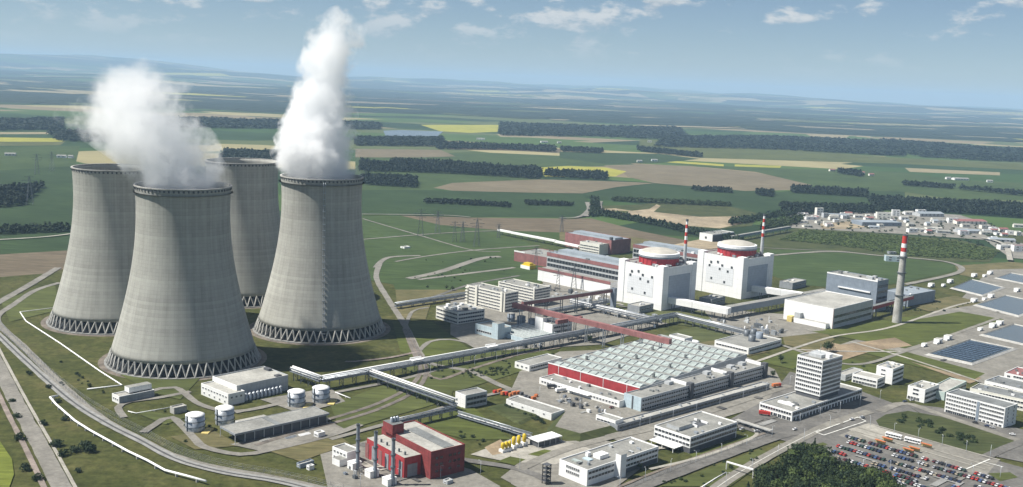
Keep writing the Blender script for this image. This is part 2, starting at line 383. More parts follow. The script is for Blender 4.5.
field([(400, 215.6), (470, 217.5), (560, 218.5), (592, 218.5), (640, 231), (700, 243), (722, 249), (690, 252), (640, 243), (575, 233), (500, 230.5), (440, 225)], 'f_brown')
field([(433, 188), (452, 183), (500, 181), (541, 179.5), (600, 181), (655, 183.2), (618, 187), (583, 193.5), (520, 192.5), (452, 190.8)], 'f_tan')
field([(583, 194), (655, 183.5), (700, 187), (780, 192), (820, 188), (905, 192), (905, 206), (770, 210), (735, 218), (660, 203), (600, 200)], 'f_dark')
field([(604, 165.5), (640, 164.5), (690, 166), (756, 173), (818, 183.5), (800, 190), (745, 191), (700, 187), (655, 183.2), (628, 177), (622, 171)], 'f_tan')
field([(534, 168), (569, 166), (605, 167.5), (627, 171.5), (616, 176.5), (546, 177)], 'f_rape')
field([(660, 163), (760, 168), (900, 172), (960, 180), (1090, 186), (1090, 200), (960, 200), (905, 192), (820, 187), (756, 172)], 'f_green')
field([(355, 149), (440, 150), (455, 156.5), (420, 157.5), (355, 157.5)], 'f_tan')
field([(440, 145.5), (520, 147), (560, 149), (563, 153.5), (520, 151), (450, 149.5)], 'f_brown')
field([(420, 125), (499, 125), (497, 132), (470, 133), (440, 131.5)], 'f_rape')
field([(632, 125.5), (668, 127.5), (666, 130), (640, 128.5)], 'f_rape')
field([(496, 134), (540, 134.6), (556, 136), (545, 138), (500, 137)], 'f_pale')
field([(667, 160.5), (724, 164.5), (724, 166.5), (668, 162.5)], 'f_rape'); field([(735, 164.5), (782, 166), (780, 168), (735, 166.5)], 'f_rape')
field([(806, 134), (850, 135.6), (846, 138.4), (812, 137.4)], 'f_pale'); field([(820, 142.5), (838, 143.4), (836, 145.6), (822, 145)], 'f_rape')
field([(855, 134.5), (872, 135.6), (870, 137.5), (857, 137)], 'f_pale')
field([(985, 137), (1060, 140), (1060, 143.5), (990, 140)], 'f_rape')
field([(905, 168), (1000, 172.5), (1000, 175.5), (910, 172)], 'f_pale')
field([(969, 202), (1014, 205), (1014, 208), (975, 206)], 'f_mid'); field([(1012, 204), (1080, 206), (1080, 213), (1012, 212)], 'f_rape')
field([(640, 139), (760, 147), (900, 158), (1060, 166), (1060, 172), (900, 164), (700, 158), (640, 150)], 'f_mid')
field([(560, 152), (660, 154), (700, 159), (660, 163), (606, 164), (560, 158)], 'f_dark')
# quarry beyond the plant
field([(598, 206), (632, 205), (658, 203), (690, 200), (737, 208), (760, 214), (752, 226), (722, 229), (690, 228), (656, 224), (622, 218), (602, 212)], 'f_scrub', 'quarry_bank')
field([(600, 209), (616, 208.5), (632, 211), (650, 209), (657, 204.5), (661, 206), (654, 212), (672, 214), (700, 217), (738, 216.5), (742, 224), (720, 228.5), (690, 226), (656, 223), (640, 219), (622, 218), (604, 213)], 'sand', 'quarry_floor')
field([(603, 210.5), (629, 211), (628, 214), (604, 213.6)], 'f_olive', 'quarry_bank')
field([(560, 232), (640, 238), (690, 248), (660, 252), (560, 240)], 'f_dry')
field([(668, 246), (700, 239.5), (735, 240.5), (740, 246), (700, 250)], 'sand', 'quarry_track')
# open land right of the plant and below the town
field([(735, 240), (800, 228), (860, 232), (960, 240), (1000, 250), (990, 262), (900, 262), (770, 252)], 'f_scrub')
field([(770, 250), (830, 250), (905, 258), (955, 265), (952, 272), (905, 282), (860, 290), (800, 285), (770, 275)], 'f_green')
field([(955, 266), (1010, 262), (1080, 268), (1080, 300), (960, 275)], 'f_dry')
field([(790, 215), (830, 212), (905, 212), (960, 215), (1000, 228), (1060, 240), (1060, 262), (1010, 258), (985, 240), (900, 234), (790, 228)], 'paving', 'town_yard')
field([(360, 222), (420, 228), (520, 240), (560, 255), (540, 285), (470, 275), (420, 290), (368, 280)], 'f_green')
# lake
lk = sheet('lake', [(383, 131), (400, 130.3), (443, 131.8), (437, 136.5), (400, 137), (385, 136)], 'f_green', z=0.9)
m = bpy.data.materials.new('water'); m.use_nodes = True; p = m.node_tree.nodes['Principled BSDF']; p.inputs['Base Color'].default_value = (.09, .105, .11, 1)
p.inputs['Roughness'].default_value = .2; p.inputs['Specular IOR Level'].default_value = .5; MATS['water'] = m
t_ = m.node_tree; wn = N(t_, 'ShaderNodeTexNoise'); wn.inputs['Scale'].default_value = .5; wn.inputs['Detail'].default_value = 4
wg = N(t_, 'ShaderNodeNewGeometry'); t_.links.new(wg.outputs['Position'], wn.inputs['Vector'])
wb = N(t_, 'ShaderNodeBump'); wb.inputs['Strength'].default_value = .25; wb.inputs['Distance'].default_value = .2; t_.links.new(wn.outputs[0], wb.inputs['Height']); t_.links.new(wb.outputs[0], p.inputs['Normal'])
lk.data.materials[0] = m

# ------------------------------------------------------------------ roads, yards and lawns inside and round the plant
ZL[0] = 0.50
PL = 'paved_yard'
# lawns first
def lawn(px, m='f_lawn'): return sheet('lawn', px, m)
lawn([(385, 268), (470, 262), (545, 272), (520, 290), (460, 300), (400, 300)], 'f_green')
lawn([(395, 290), (470, 290), (465, 300), (430, 305), (425, 320), (398, 318)], 'f_dry')
lawn([(392, 322), (432, 322), (470, 350), (420, 362), (400, 352)])
lawn([(0, 300), (55, 285), (60, 310), (10, 322)], 'f_mid')
lawn([(120, 375), (200, 378), (180, 400), (150, 392)], 'f_mid')
lawn([(140, 410), (185, 418), (165, 425), (140, 415)], 'f_mid'); lawn([(170, 437), (212, 430), (240, 446), (195, 450)], 'f_dry')
lawn([(330, 405), (420, 372), (455, 382), (450, 400), (340, 432)], 'f_mid'); lawn([(250, 445), (330, 430), (350, 444), (300, 462)], 'f_dry')
lawn([(395, 365), (470, 352), (540, 345), (560, 360), (455, 392)], 'f_mid'); lawn([(410, 425), (470, 405), (510, 440), (465, 440)])
lawn([(660, 335), (720, 322), (760, 335), (700, 345)], 'f_olive'); lawn([(680, 346), (720, 340), (745, 350), (770, 352), (740, 358)], 'f_dry')
lawn([(760, 362), (800, 348), (875, 365), (910, 385), (860, 385)]); lawn([(860, 352), (905, 338), (985, 368), (960, 378)], 'f_lawn')
lawn([(812, 330), (960, 310), (1000, 318), (905, 348), (880, 342)]); lawn([(820, 340), (870, 352), (838, 362), (800, 350)], 'earth')
lawn([(870, 348), (892, 340), (915, 346), (905, 352)], 'earth'); lawn([(780, 328), (812, 322), (835, 340), (815, 352), (785, 345)], 'f_dry')
lawn([(690, 455), (770, 428), (780, 436), (700, 465)], 'f_lawn'); lawn([(660, 487), (760, 450), (775, 455), (730, 487)], 'f_mid')
lawn([(905, 360), (935, 350), (1000, 372), (970, 384)], 'earth')
# big paved areas
sheet(PL, [(520, 372), (560, 352), (720, 345), (775, 370), (790, 398), (650, 440), (630, 446), (590, 430), (508, 398)], 'paving')
sheet(PL, [(690, 442), (770, 398), (790, 372), (862, 392), (905, 408), (880, 425), (830, 440), (800, 432), (775, 440), (740, 428)], 'asphalt')
sheet(PL, [(500, 478), (530, 455), (560, 442), (600, 440), (640, 448), (640, 470), (600, 500), (540, 500)], 'paving')
sheet(PL, [(450, 300), (520, 285), (640, 300), (680, 320), (600, 345), (480, 352), (450, 335)], 'paving')
sheet(PL, [(545, 275), (620, 285), (700, 308), (790, 315), (830, 332), (760, 340), (690, 325), (600, 318), (540, 300)], 'paving')
sheet(PL, [(595, 300), (705, 312), (720, 330), (655, 322)], 'f_olive')
sheet(PL, [(780, 440), (830, 420), (905, 404), (985, 458), (1060, 478), (1060, 520), (900, 520), (870, 487), (822, 452)], 'asphalt')
sheet(PL, [(838, 436), (872, 424), (1000, 460), (985, 477)], 'paving')
sheet(PL, [(848, 430), (868, 424), (900, 434), (884, 444)], 'paving_bright')
sheet(PL, [(905, 404), (940, 408), (1060, 440), (1060, 470), (985, 455)], 'asphalt')
sheet(PL, [(320, 455), (370, 440), (470, 470), (500, 487), (460, 520), (330, 500)], 'paving')
sheet(PL, [(470, 455), (520, 436), (560, 440), (600, 452), (555, 465), (505, 462)], 'paving_bright')
sheet(PL, [(484, 448), (500, 440), (510, 452), (492, 456)], 'earth'); 
sheet(PL, [(260, 400), (330, 388), (345, 402), (300, 414)], 'paving'); sheet(PL, [(230, 445), (330, 422), (345, 430), (262, 452)], 'paving')
sheet(PL, [(840, 345), (905, 325), (960, 300), (990, 270), (1060, 268), (1060, 370), (1000, 385), (905, 352)], 'paving')
sheet('lawn', [(812, 332), (905, 322), (960, 312), (1004, 320), (905, 349)], 'f_lawn'); sheet('lawn', [(905, 305), (955, 296), (985, 304), (930, 312)], 'f_dry')
sheet('lawn', [(835, 346), (895, 338), (912, 346), (870, 352)], 'earth')
sheet('lawn', [(893, 357), (905, 352), (985, 374), (974, 380)], 'f_lawn')
# green square with shrubs in front of the long office block
sheet('lawn', [(876, 421), (886, 415), (908, 411.5), (940, 417), (1014, 440), (1014, 444), (991, 456), (982, 456), (880, 428)], 'f_scrub')
for e in ([(497, 462), (510, 457), (526, 460), (515, 466)], [(528, 455), (545, 450), (560, 453), (545, 458)]): sheet('lawn', e, 'f_lawn')
sheet('lawn', [(812, 446), (823, 443), (828, 445), (818, 448)], 'f_mid'); sheet('lawn', [(988, 474), (1010, 473), (1018, 478), (1000, 482)], 'f_mid')
# roads
road('road', [(-16, 338), (15, 400), (42, 450), (70, 505)], 11, 'road_pale'); road('verge', [(-16, 338), (15, 400), (42, 450), (70, 505)], 3.5, 'gravel_pink', off=-9)
road('verge', [(-16, 338), (15, 400), (42, 450), (70, 505)], 2.2, 'paving_bright', off=7.2)
field_mat('f_rape_green', (.15, .17, .030), (.10, .125, .026), .02); sheet('field', [(-120, 430), (0, 442), (12, 460), (14, 475), (5, 500), (-120, 560)], 'f_rape_green')
road('road', [(58, 268), (30, 285), (0, 302), (-40, 325)], 9, 'road_pale'); road('road', [(60, 283), (35, 291), (12, 306), (-2, 316), (0, 326), (24, 348), (60, 384), (100, 418), (140, 440), (170, 455), (205, 466), (260, 476), (340, 493)], 7, 'road_pale')
road('patrol_strip', [(-25, 310), (0, 332), (30, 360), (75, 399), (113, 423), (144, 438.5), (170, 452.5), (190, 461), (230, 471), (285, 480), (350, 497)], 7, 'concrete_dark', off=-4); road('patrol_strip', [(-25, 310), (0, 332), (30, 360), (75, 399), (113, 423), (144, 438.5), (170, 452.5), (190, 461), (230, 471), (285, 480), (350, 497)], 1.6, 'asphalt_dark', off=-4)
road('road', [(143, 433), (155, 425), (172, 418), (195, 440), (205, 448), (240, 455), (272, 450), (330, 436), (360, 425)], 6, 'road_pale')
road('road', [(124, 418), (118, 408), (130, 402), (160, 398), (190, 392)], 5.5, 'road_pale'); road('road', [(150, 392), (175, 388), (200, 405), (235, 412), (280, 404)], 5.5, 'road_pale')
road('road', [(235, 413), (290, 402), (340, 392), (400, 380), (470, 362), (540, 350)], 5, 'road_pale')
road('road', [(380, 263), (376, 278), (388, 300), (404, 325), (418, 352), (430, 364), (470, 372), (505, 388), (560, 405)], 7, 'road_pale')
road('road', [(395, 262), (430, 256), (480, 250), (540, 246)], 5, 'road_pale'); road('road', [(362, 219), (420, 236), (470, 250), (500, 252)], 4, 'road_pale')
road('road', [(360, 240), (420, 235), (470, 232), (500, 231)], 5, 'road_pale')
road('road', [(408, 279), (440, 272), (480, 259), (500, 257)], 12, 'paving'); road('road', [(418, 280), (450, 276), (515, 268)], 8, 'paving')
road('road', [(375, 268), (388, 258), (420, 256)], 8, 'road_pale'); road('road', [(402, 302), (425, 300), (470, 285), (520, 276)], 5, 'asphalt')
road('road', [(418, 352), (430, 342), (450, 340), (475, 345)], 5, 'road_pale'); road('road', [(404, 330), (412, 312), (428, 308)], 4, 'road_pale')
road('railway_track', [(404, 330), (414, 355), (420, 372), (408, 388), (380, 403), (345, 415), (290, 430), (240, 445)], 4.2, 'ballast'); road('railway_track', [(407, 330), (419, 355), (426, 372), (415, 391), (385, 407), (350, 419), (300, 432), (255, 446)], 4.2, 'ballast')
road('railway_track', [(426, 374), (440, 380), (470, 370), (520, 355), (560, 348)], 4, 'ballast'); road('railway_track', [(418, 352), (390, 358), (355, 362), (345, 362)], 4, 'gravel_pink')
for off in (-.75, .75):
    for pts in ([(404, 330), (414, 355), (420, 372), (408, 388), (380, 403), (345, 415), (290, 430), (240, 445)], [(407, 330), (419, 355), (426, 372), (415, 391), (385, 407), (350, 419), (300, 432), (255, 446)]):
        road('rail', pts, .3, 'steel_dark', off=off)
road('road', [(330, 440), (420, 415), (470, 400), (520, 388)], 5, 'road_pale'); road('road', [(360, 445), (460, 460), (520, 470), (545, 480)], 7, 'asphalt')
road('road', [(520, 470), (560, 452), (610, 438), (640, 432), (700, 415), (790, 386)], 8, 'paving')
road('road', [(600, 505), (660, 479), (720, 456.5), (775, 437), (800, 432)], 13, 'asphalt'); road('verge', [(600, 505), (660, 479), (720, 456.5), (775, 437)], 2.5, 'ballast', off=8.5)
road('road', [(650, 470), (700, 458), (742, 443), (757, 435), (752, 428), (740, 425)], 3, 'paving_bright')
road('road', [(690, 512), (715, 490), (745, 470), (790, 445), (830, 425), (870, 412)], 9, 'paving'); road('road_line', [(690, 512), (715, 490), (745, 470), (790, 445), (820, 430)], .4, 'line_paint')
road('road', [(880, 412), (905, 404), (940, 415), (985, 430), (1030, 445)], 8, 'paving'); road('road', [(985, 458), (1010, 447), (1030, 440)], 8, 'asphalt')
for k, (a, b) in enumerate([((868, 424), (1000, 461)), ((858, 428), (990, 467)), ((852, 431), (985, 470))]): road('kerb_strip', [a, b], 1.6, 'paving_bright')
for a, b in [((816, 433), (858, 418)), ((816, 433), (824, 436)), ((824, 436), (866, 422)), ((858, 418), (866, 422)), ((966, 470), (990, 460)), ((985, 463), (1003, 468))]: road('road_marking', [a, b], 1.0, 'line_paint')
road('path', [(790, 350), (850, 352), (905, 352)], 3.5, 'paving_bright'); road('road', [(780, 345), (850, 365), (905, 352), (950, 336), (1000, 318)], 5, 'paving')
road('road', [(757, 362), (830, 338), (890, 328), (960, 305), (1000, 300)], 4, 'paving_bright'); road('road', [(850, 342), (905, 358), (985, 384)], 3.5, 'paving_bright')
road('road', [(985, 384), (1000, 372), (1040, 352)], 14, 'paving'); road('road', [(770, 256), (830, 252), (880, 256), (945, 262), (960, 272), (905, 285)], 9, 'paving')
road('road', [(740, 247), (800, 250), (850, 252)], 4, 'road_pale'); road('road', [(586, 217), (590, 210), (588, 203)], 12, 'paving', z=2.0); road('road', [(560, 219), (580, 217.5), (590, 209), (592, 203)], 8, 'road_pale', z=2.1); road('road', [(601, 213), (600, 206), (601, 202)], 10, 'paving', z=2.1)
road('road', [(-30, 242), (40, 238), (75, 234)], 6, 'paving_bright', z=1.5); road('road', [(982, 239), (1004, 246), (1010, 262)], 9, 'paving_bright', z=3.5)
road('road', [(360, 215), (440, 216), (470, 218)], 6, 'road_pale', z=2.0)
road('road', [(640, 452), (670, 448), (700, 452)], 5, 'paving_bright'); road('road', [(240, 425), (262, 433), (330, 420)], 3, 'paving_bright')

RP = random.Random(77)
for poly in ([(530, 380), (600, 410), (640, 432), (610, 428), (540, 396)], [(700, 438), (780, 400), (850, 405), (880, 420), (830, 436), (770, 436)], [(540, 282), (640, 302), (690, 320), (600, 316)], [(330, 462), (380, 455), (470, 480), (400, 487)], [(840, 440), (1000, 480), (960, 495), (860, 470)], [(700, 322), (800, 318), (815, 332), (740, 336)], [(640, 428), (770, 388), (780, 396), (660, 436)], [(900, 350), (960, 325), (1010, 300), (1020, 370), (960, 372)]):
    P_ = [(G(*q).x, G(*q).y) for q in poly]; k = 0; lo = [min(p[i] for p in P_) for i in (0, 1)]; hi = [max(p[i] for p in P_) for i in (0, 1)]
    while k < 15:
        x, y = RP.uniform(lo[0], hi[0]), RP.uniform(lo[1], hi[1]); k += .15
        ok = True; l_, w_ = RP.uniform(4, 26), RP.uniform(2, 8)
        if RP.random() < .5: l_, w_ = w_, l_
        q = [Vector((x, y, 0)) + U * a + V * b_ for a, b_ in ((0, 0), (l_, 0), (l_, w_), (0, w_))]
        def ins(p):
            c = False; j = len(P_) - 1
            for i in range(len(P_)):
                if (P_[i][1] > p.y) != (P_[j][1] > p.y) and p.x < (P_[j][0] - P_[i][0]) * (p.y - P_[i][1]) / (P_[j][1] - P_[i][1]) + P_[i][0]: c = not c
                j = i
            return c
        if all(ins(p) for p in q): k += .85; sheet('paving_patch', None, RP.choice(['asphalt', 'road_pale', 'concrete_dark', 'asphalt_dark', 'paving_bright']), world=[(p.x, p.y) for p in q])

# ------------------------------------------------------------------ trees
ICO_V = []
def _ico():
    bm = bmesh.new(); bmesh.ops.create_icosphere(bm, subdivisions=1, radius=1.0)
    v = np.array([p.co[:] for p in bm.verts], np.float32); f = np.array([[q.index for q in p.verts] for p in bm.faces], np.int32); bm.free(); return v, f
IV, IF = _ico()
def crown_np(rng, rx, rz, zc, leaves, leaf, conic=False):
    """a rough core with many leaf-clump faces spread over and through the crown"""
    d = rng.uniform(.6, .9, (len(IV), 1))
    v = IV * d * [rx, rx, rz] * .8 + [0, 0, zc]; f = IF.copy()
    n = leaves; u = rng.normal(size=(n, 3)); u /= np.linalg.norm(u, axis=1)[:, None]; u[:, 2] = np.where(u[:, 2] < -.5, -u[:, 2], u[:, 2])
    rr = rng.uniform(.7, 1.08, (n, 1)) * (1 + .22 * np.sin(u[:, :1] * 5 + rng.uniform(0, 6)) * np.cos(u[:, 1:2] * 4))
    c = u * rr * [rx, rx, rz]
    if conic:
        k = np.clip((rz - c[:, 2]) / (2 * rz), .06, 1); c[:, :2] *= k[:, None] * 1.35; v[:, :2] *= np.clip((rz - (v[:, 2:3] - zc)) / (2 * rz), .08, 1) * 1.35
    c = c + [0, 0, zc]
    a = rng.normal(size=(n, 3)); a /= np.linalg.norm(a, axis=1)[:, None]; b = np.cross(a, u + .35 * rng.normal(size=(n, 3))); b /= np.linalg.norm(b, axis=1)[:, None]
    s = leaf * rng.uniform(.6, 1.4, (n, 1))
    t = np.stack([c + a * s, c - a * s * .5 + b * s * .9, c - a * s * .5 - b * s * .9], 1).reshape(-1, 3)
    return np.concatenate([v, t]), np.concatenate([f, np.arange(3 * n).reshape(-1, 3) + len(v)])
NR = np.random.default_rng(5)
TREES = []
for k in range(6):
    con = k >= 4
    cm = [np_mesh('crown', *crown_np(NR, 1.0 if not con else .75, .95 if not con else 1.25, 1.55 if not con else 1.7, 150, .17, con), mm) for mm in (('leaf_bright', 'leaf', 'leaf_dark') if not con else ('leaf_dark',) * 3)]
    b = MB(); b.rev([(.10, 0), (.07, .5), (.04, 1.3)], 6, cap1=True)
    for q in range(4): a = q * 1.6 + k; b.bar((0, 0, .6 + .15 * q), (.5 * cos(a), .5 * sin(a), 1.25 + .12 * q), .035)
    TREES.append((cm, b.mesh('trunk', 'bark')))
def tree(P, h, label, tone=1, con=False, group=None, name=None, cat='tree'):
    cm, tm = TREES[R.randrange(4) if not con else 4 + R.randrange(2)]
    s = h / (2.55 if not con else 2.95)
    t = thing(name or ('conifer_tree' if con else 'leafy_tree'), label, cat, P, R.uniform(0, 6.28), group)
    for nm, me in (('trunk', tm), ('crown', cm[tone])):
        o = link(nm, me, t); w = s * R.uniform(.85, 1.15) if nm == 'crown' else s; o.scale = (w, w, s)
    return t
SHRUB = [np_mesh('shrub', *crown_np(NR, 1.0, .75, .55, 90, .22), mm) for mm in ('leaf_bright', 'leaf', 'leaf_dark')]
def shrub(P, r, label, tone=1, group=None):
    o = tag(link('shrub', SHRUB[tone], None, P, R.uniform(0, 6.28)), label, 'shrub', group); o.scale = (r, r, r * R.uniform(.8, 1.3)); return o
def inside(x, y, poly):
    c = False; j = len(poly) - 1
    for i in range(len(poly)):
        xi, yi = poly[i]; xj, yj = poly[j]
        if (yi > y) != (yj > y) and x < (xj - xi) * (y - yi) / (yj - yi) + xi: c = not c
        j = i
    return c
WOOD_PROTO = [crown_np(NR, 1.0, 1.0, 1.1, 16, .42, con) for con in (False, False, False, True, True)]
def wood(px, h, sp, label, m='leaf_far', world=None, cat='wood', z0=0.0, crown=None):
    """a stand of trees too many and too small to count: one mass of crowns"""
    sp *= .78
    P = [(G(*q).x, G(*q).y) for q in px] if world is None else world
    x0, x1 = min(p[0] for p in P), max(p[0] for p in P); y0, y1 = min(p[1] for p in P), max(p[1] for p in P)
    vs, fs, n = [], [], 0; x = x0
    while x <= x1:
        y = y0
        while y <= y1:
            xx, yy = x + R.uniform(-.5, .5) * sp, y + R.uniform(-.5, .5) * sp
            if inside(xx, yy, P) and R.random() < .92:
                v, f = WOOD_PROTO[R.randrange(5)]; hh = h * .72 * R.uniform(.7, 1.2); w = (crown or sp) * R.uniform(.62, .95); a = R.uniform(0, 6.28)
                ca, sa = cos(a), sin(a); q = v * [w, w, hh / 2.1]
                q = np.stack([q[:, 0] * ca - q[:, 1] * sa + xx, q[:, 0] * sa + q[:, 1] * ca + yy, q[:, 2] + z0], 1)
                vs.append(q); fs.append(f + n); n += len(v)
            y += sp
        x += sp
    if not vs: return None
    o = link('wood', np_mesh('wood', np.concatenate(vs), np.concatenate(fs), m)); o['label'] = label; o['category'] = cat
    return stuff(o)
def strip(px0, px1, depth, h, sp, label, m='leaf_far', px_mid=None):
    """a wood whose near edge runs between ground pixels, going depth metres back"""
    pts = [G(*q) for q in ([px0] + (px_mid or []) + [px1])]
    P = [(p.x, p.y) for p in pts]; back = []
    for p in reversed(pts):
        d = Vector((p.x, p.y, 0)).normalized(); back.append((p.x + d.x * depth * R.uniform(.7, 1.2), p.y + d.y * depth * R.uniform(.7, 1.2)))
    return wood(None, h, sp, label, m, world=P + back)
strip((388, 172), (541, 179.5), 330, 24, 11, 'long dark wood behind the bright green field', px_mid=[(450, 174), (500, 177)])
strip((546, 177), (607, 180.5), 150, 20, 10, 'dark wood below the yellow rape field')
strip((360, 172), (388, 172.5), 260, 22, 11, 'dark wood beside the steaming tower rim')
strip((362, 185), (417, 188.5), 220, 20, 10, 'dark wood at the near edge of the green field')
strip((423, 203.5), (511, 208), 45, 11, 8, 'thin tree line across the green field', px_mid=[(470, 205.5)])
strip((526, 205.5), (573, 206.5), 45, 11, 8, 'short tree line left of the quarry road')
strip((436, 149.5), (555, 152.5), 260, 22, 16, 'wood strip behind the tan field', px_mid=[(500, 150)])
strip((562, 152), (602, 154), 160, 20, 16, 'small wood beyond the dark field')
strip((355, 146), (440, 147), 500, 20, 20, 'wood in front of the lake')
strip((791, 193), (867, 197.5), 130, 18, 10, 'oblong wood in the field behind the town')
strip((873, 210), (1040, 220), 260, 20, 11, 'broad dark wood directly behind the town', px_mid=[(960, 214)])
strip((756, 195.5), (773, 197.5), 120, 18, 10, 'small round copse in the green field')
strip((692, 191), (732, 193.5), 60, 15, 9, 'low copse at the edge of the tan field')
strip((838, 174), (864, 177.5), 150, 20, 13, 'square copse beside the far village')
strip((905, 186), (953, 189.5), 90, 16, 11, 'tree belt in the far right fields')
strip((785, 215), (880, 214), 170, 16, 10, 'trees along the left end of the town')
strip((960, 190), (1040, 198), 30, 20, 12, 'row of tall trees in the far right fields')
strip((600, 216), (742, 245), 40, 15, 7, 'dark conifer belt in front of the quarry', 'leaf_dark', px_mid=[(622, 220), (660, 227), (700, 237)])
strip((590, 218), (600, 216), 330, 13, 8, 'trees between the two quarry roads', 'leaf_dark')
strip((612, 201.5), (730, 207), 60, 10, 8, 'bushes on the far quarry rim', 'leaf')
strip((730, 226), (800, 214), 60, 14, 8, 'bushes on the right quarry rim', 'leaf_dark')
strip((758, 232), (800, 224), 150, 12, 8, 'scrub beside the long grey conveyor', 'leaf')
wood([(800, 231), (880, 235), (960, 243), (1000, 252), (985, 260), (905, 256), (840, 246), (780, 240)], 4.2, 8, 'young green thicket between the plant and the town', 'leaf_bright')
strip((-30, 236), (70, 232), 40, 15, 8, 'tree line along the pale lane left of the towers', 'leaf_dark')
strip((-30, 210), (22, 206), 230, 20, 11, 'dark wood at the left edge'); strip((0, 196), (40, 192), 90, 18, 11, 'small wood left of the tower')
strip((-40, 131), (62, 130), 900, 22, 30, 'broad wood behind the pale strips'); strip((58, 141), (110, 143), 500, 22, 22, 'wood behind the drifting steam')
strip((150, 128), (380, 130), 900, 22, 32, 'long wood on the plain behind the towers'); strip((220, 160), (290, 162), 300, 20, 16, 'wood between the tower plumes')
strip((500, 136), (690, 141), 1500, 24, 34, 'great forest across the middle distance', px_mid=[(600, 137)])
strip((655, 147), (905, 157), 1400, 24, 34, 'great forest on the right plain', px_mid=[(780, 150)])
strip((915, 157), (1060, 164), 1600, 26, 34, 'dark hill forest at the right edge', px_mid=[(980, 161)])
strip((640, 152), (700, 158), 200, 20, 18, 'wood spur below the great forest')

# far woods and pale fields on the plain beyond, draped on the terrain
def far_patches():
    v, f, mi, n = [], [], [], 0; fv, ff, fmi, fn = [], [], [], 0
    RR = random.Random(21)
    for k in range(640):
        d = 7800 * (34000 / 7800) ** RR.random(); a = RR.uniform(-.62, .62); cx, cy = d * sin(a), d * cos(a)
        L, W = RR.uniform(350, 1500) * (d / 11000) ** .5, RR.uniform(110, 420) * (d / 11000) ** .7; rot = RR.gauss(0, .35)
        isf = RR.random() < .60; nu, nv = 14, 6
        for i in range(nu + 1):
            for j in range(nv + 1):
                x, y = (i / nu - .5) * 2, (j / nv - .5) * 2
                wob = 1 + .28 * noise.noise(Vector((k * 3.1, x * 1.6, y * 1.6)))
                if not isf: q = max(abs(x), abs(y)) or 1; rr = hypot(x, y) or 1; s = (q / rr) ** .6 * wob
                else: s = .75
                lx, ly = x * L * s, y * W * s; X, Y = cx + lx * cos(rot) - ly * sin(rot), cy + lx * sin(rot) + ly * cos(rot)
                e = i in (0, nu) or j in (0, nv); z = terr(X, Y)
                if isf: fv.append((X, Y, z + 5))
                else: v.append((X, Y, z - 3 if e else z + 13 + 5 * noise.noise(Vector((X / 70, Y / 90, 2)))))
        for i in range(nu):
            for j in range(nv):
                q = [i * (nv + 1) + j, (i + 1) * (nv + 1) + j, (i + 1) * (nv + 1) + j + 1, i * (nv + 1) + j + 1]
                if isf: ff.append([fn + t for t in q])
                else: f.append([n + t for t in q])
        if isf:
            fn += (nu + 1) * (nv + 1); fmi += [RR.choice([0, 0, 1, 1, 1, 2, 3, 3])] * (nu * nv)
        else: n += (nu + 1) * (nv + 1)
    o = stuff(link('far_woods', np_mesh('far_woods', v, f, 'leaf_far'))); o['label'] = 'dark woods scattered over the hazy plain to the horizon'; o['category'] = 'woods'
    struct(link('far_fields', np_mesh('far_fields', fv, ff, ['f_tan', 'f_pale', 'f_rape', 'f_mid'], fmi)))
far_patches()

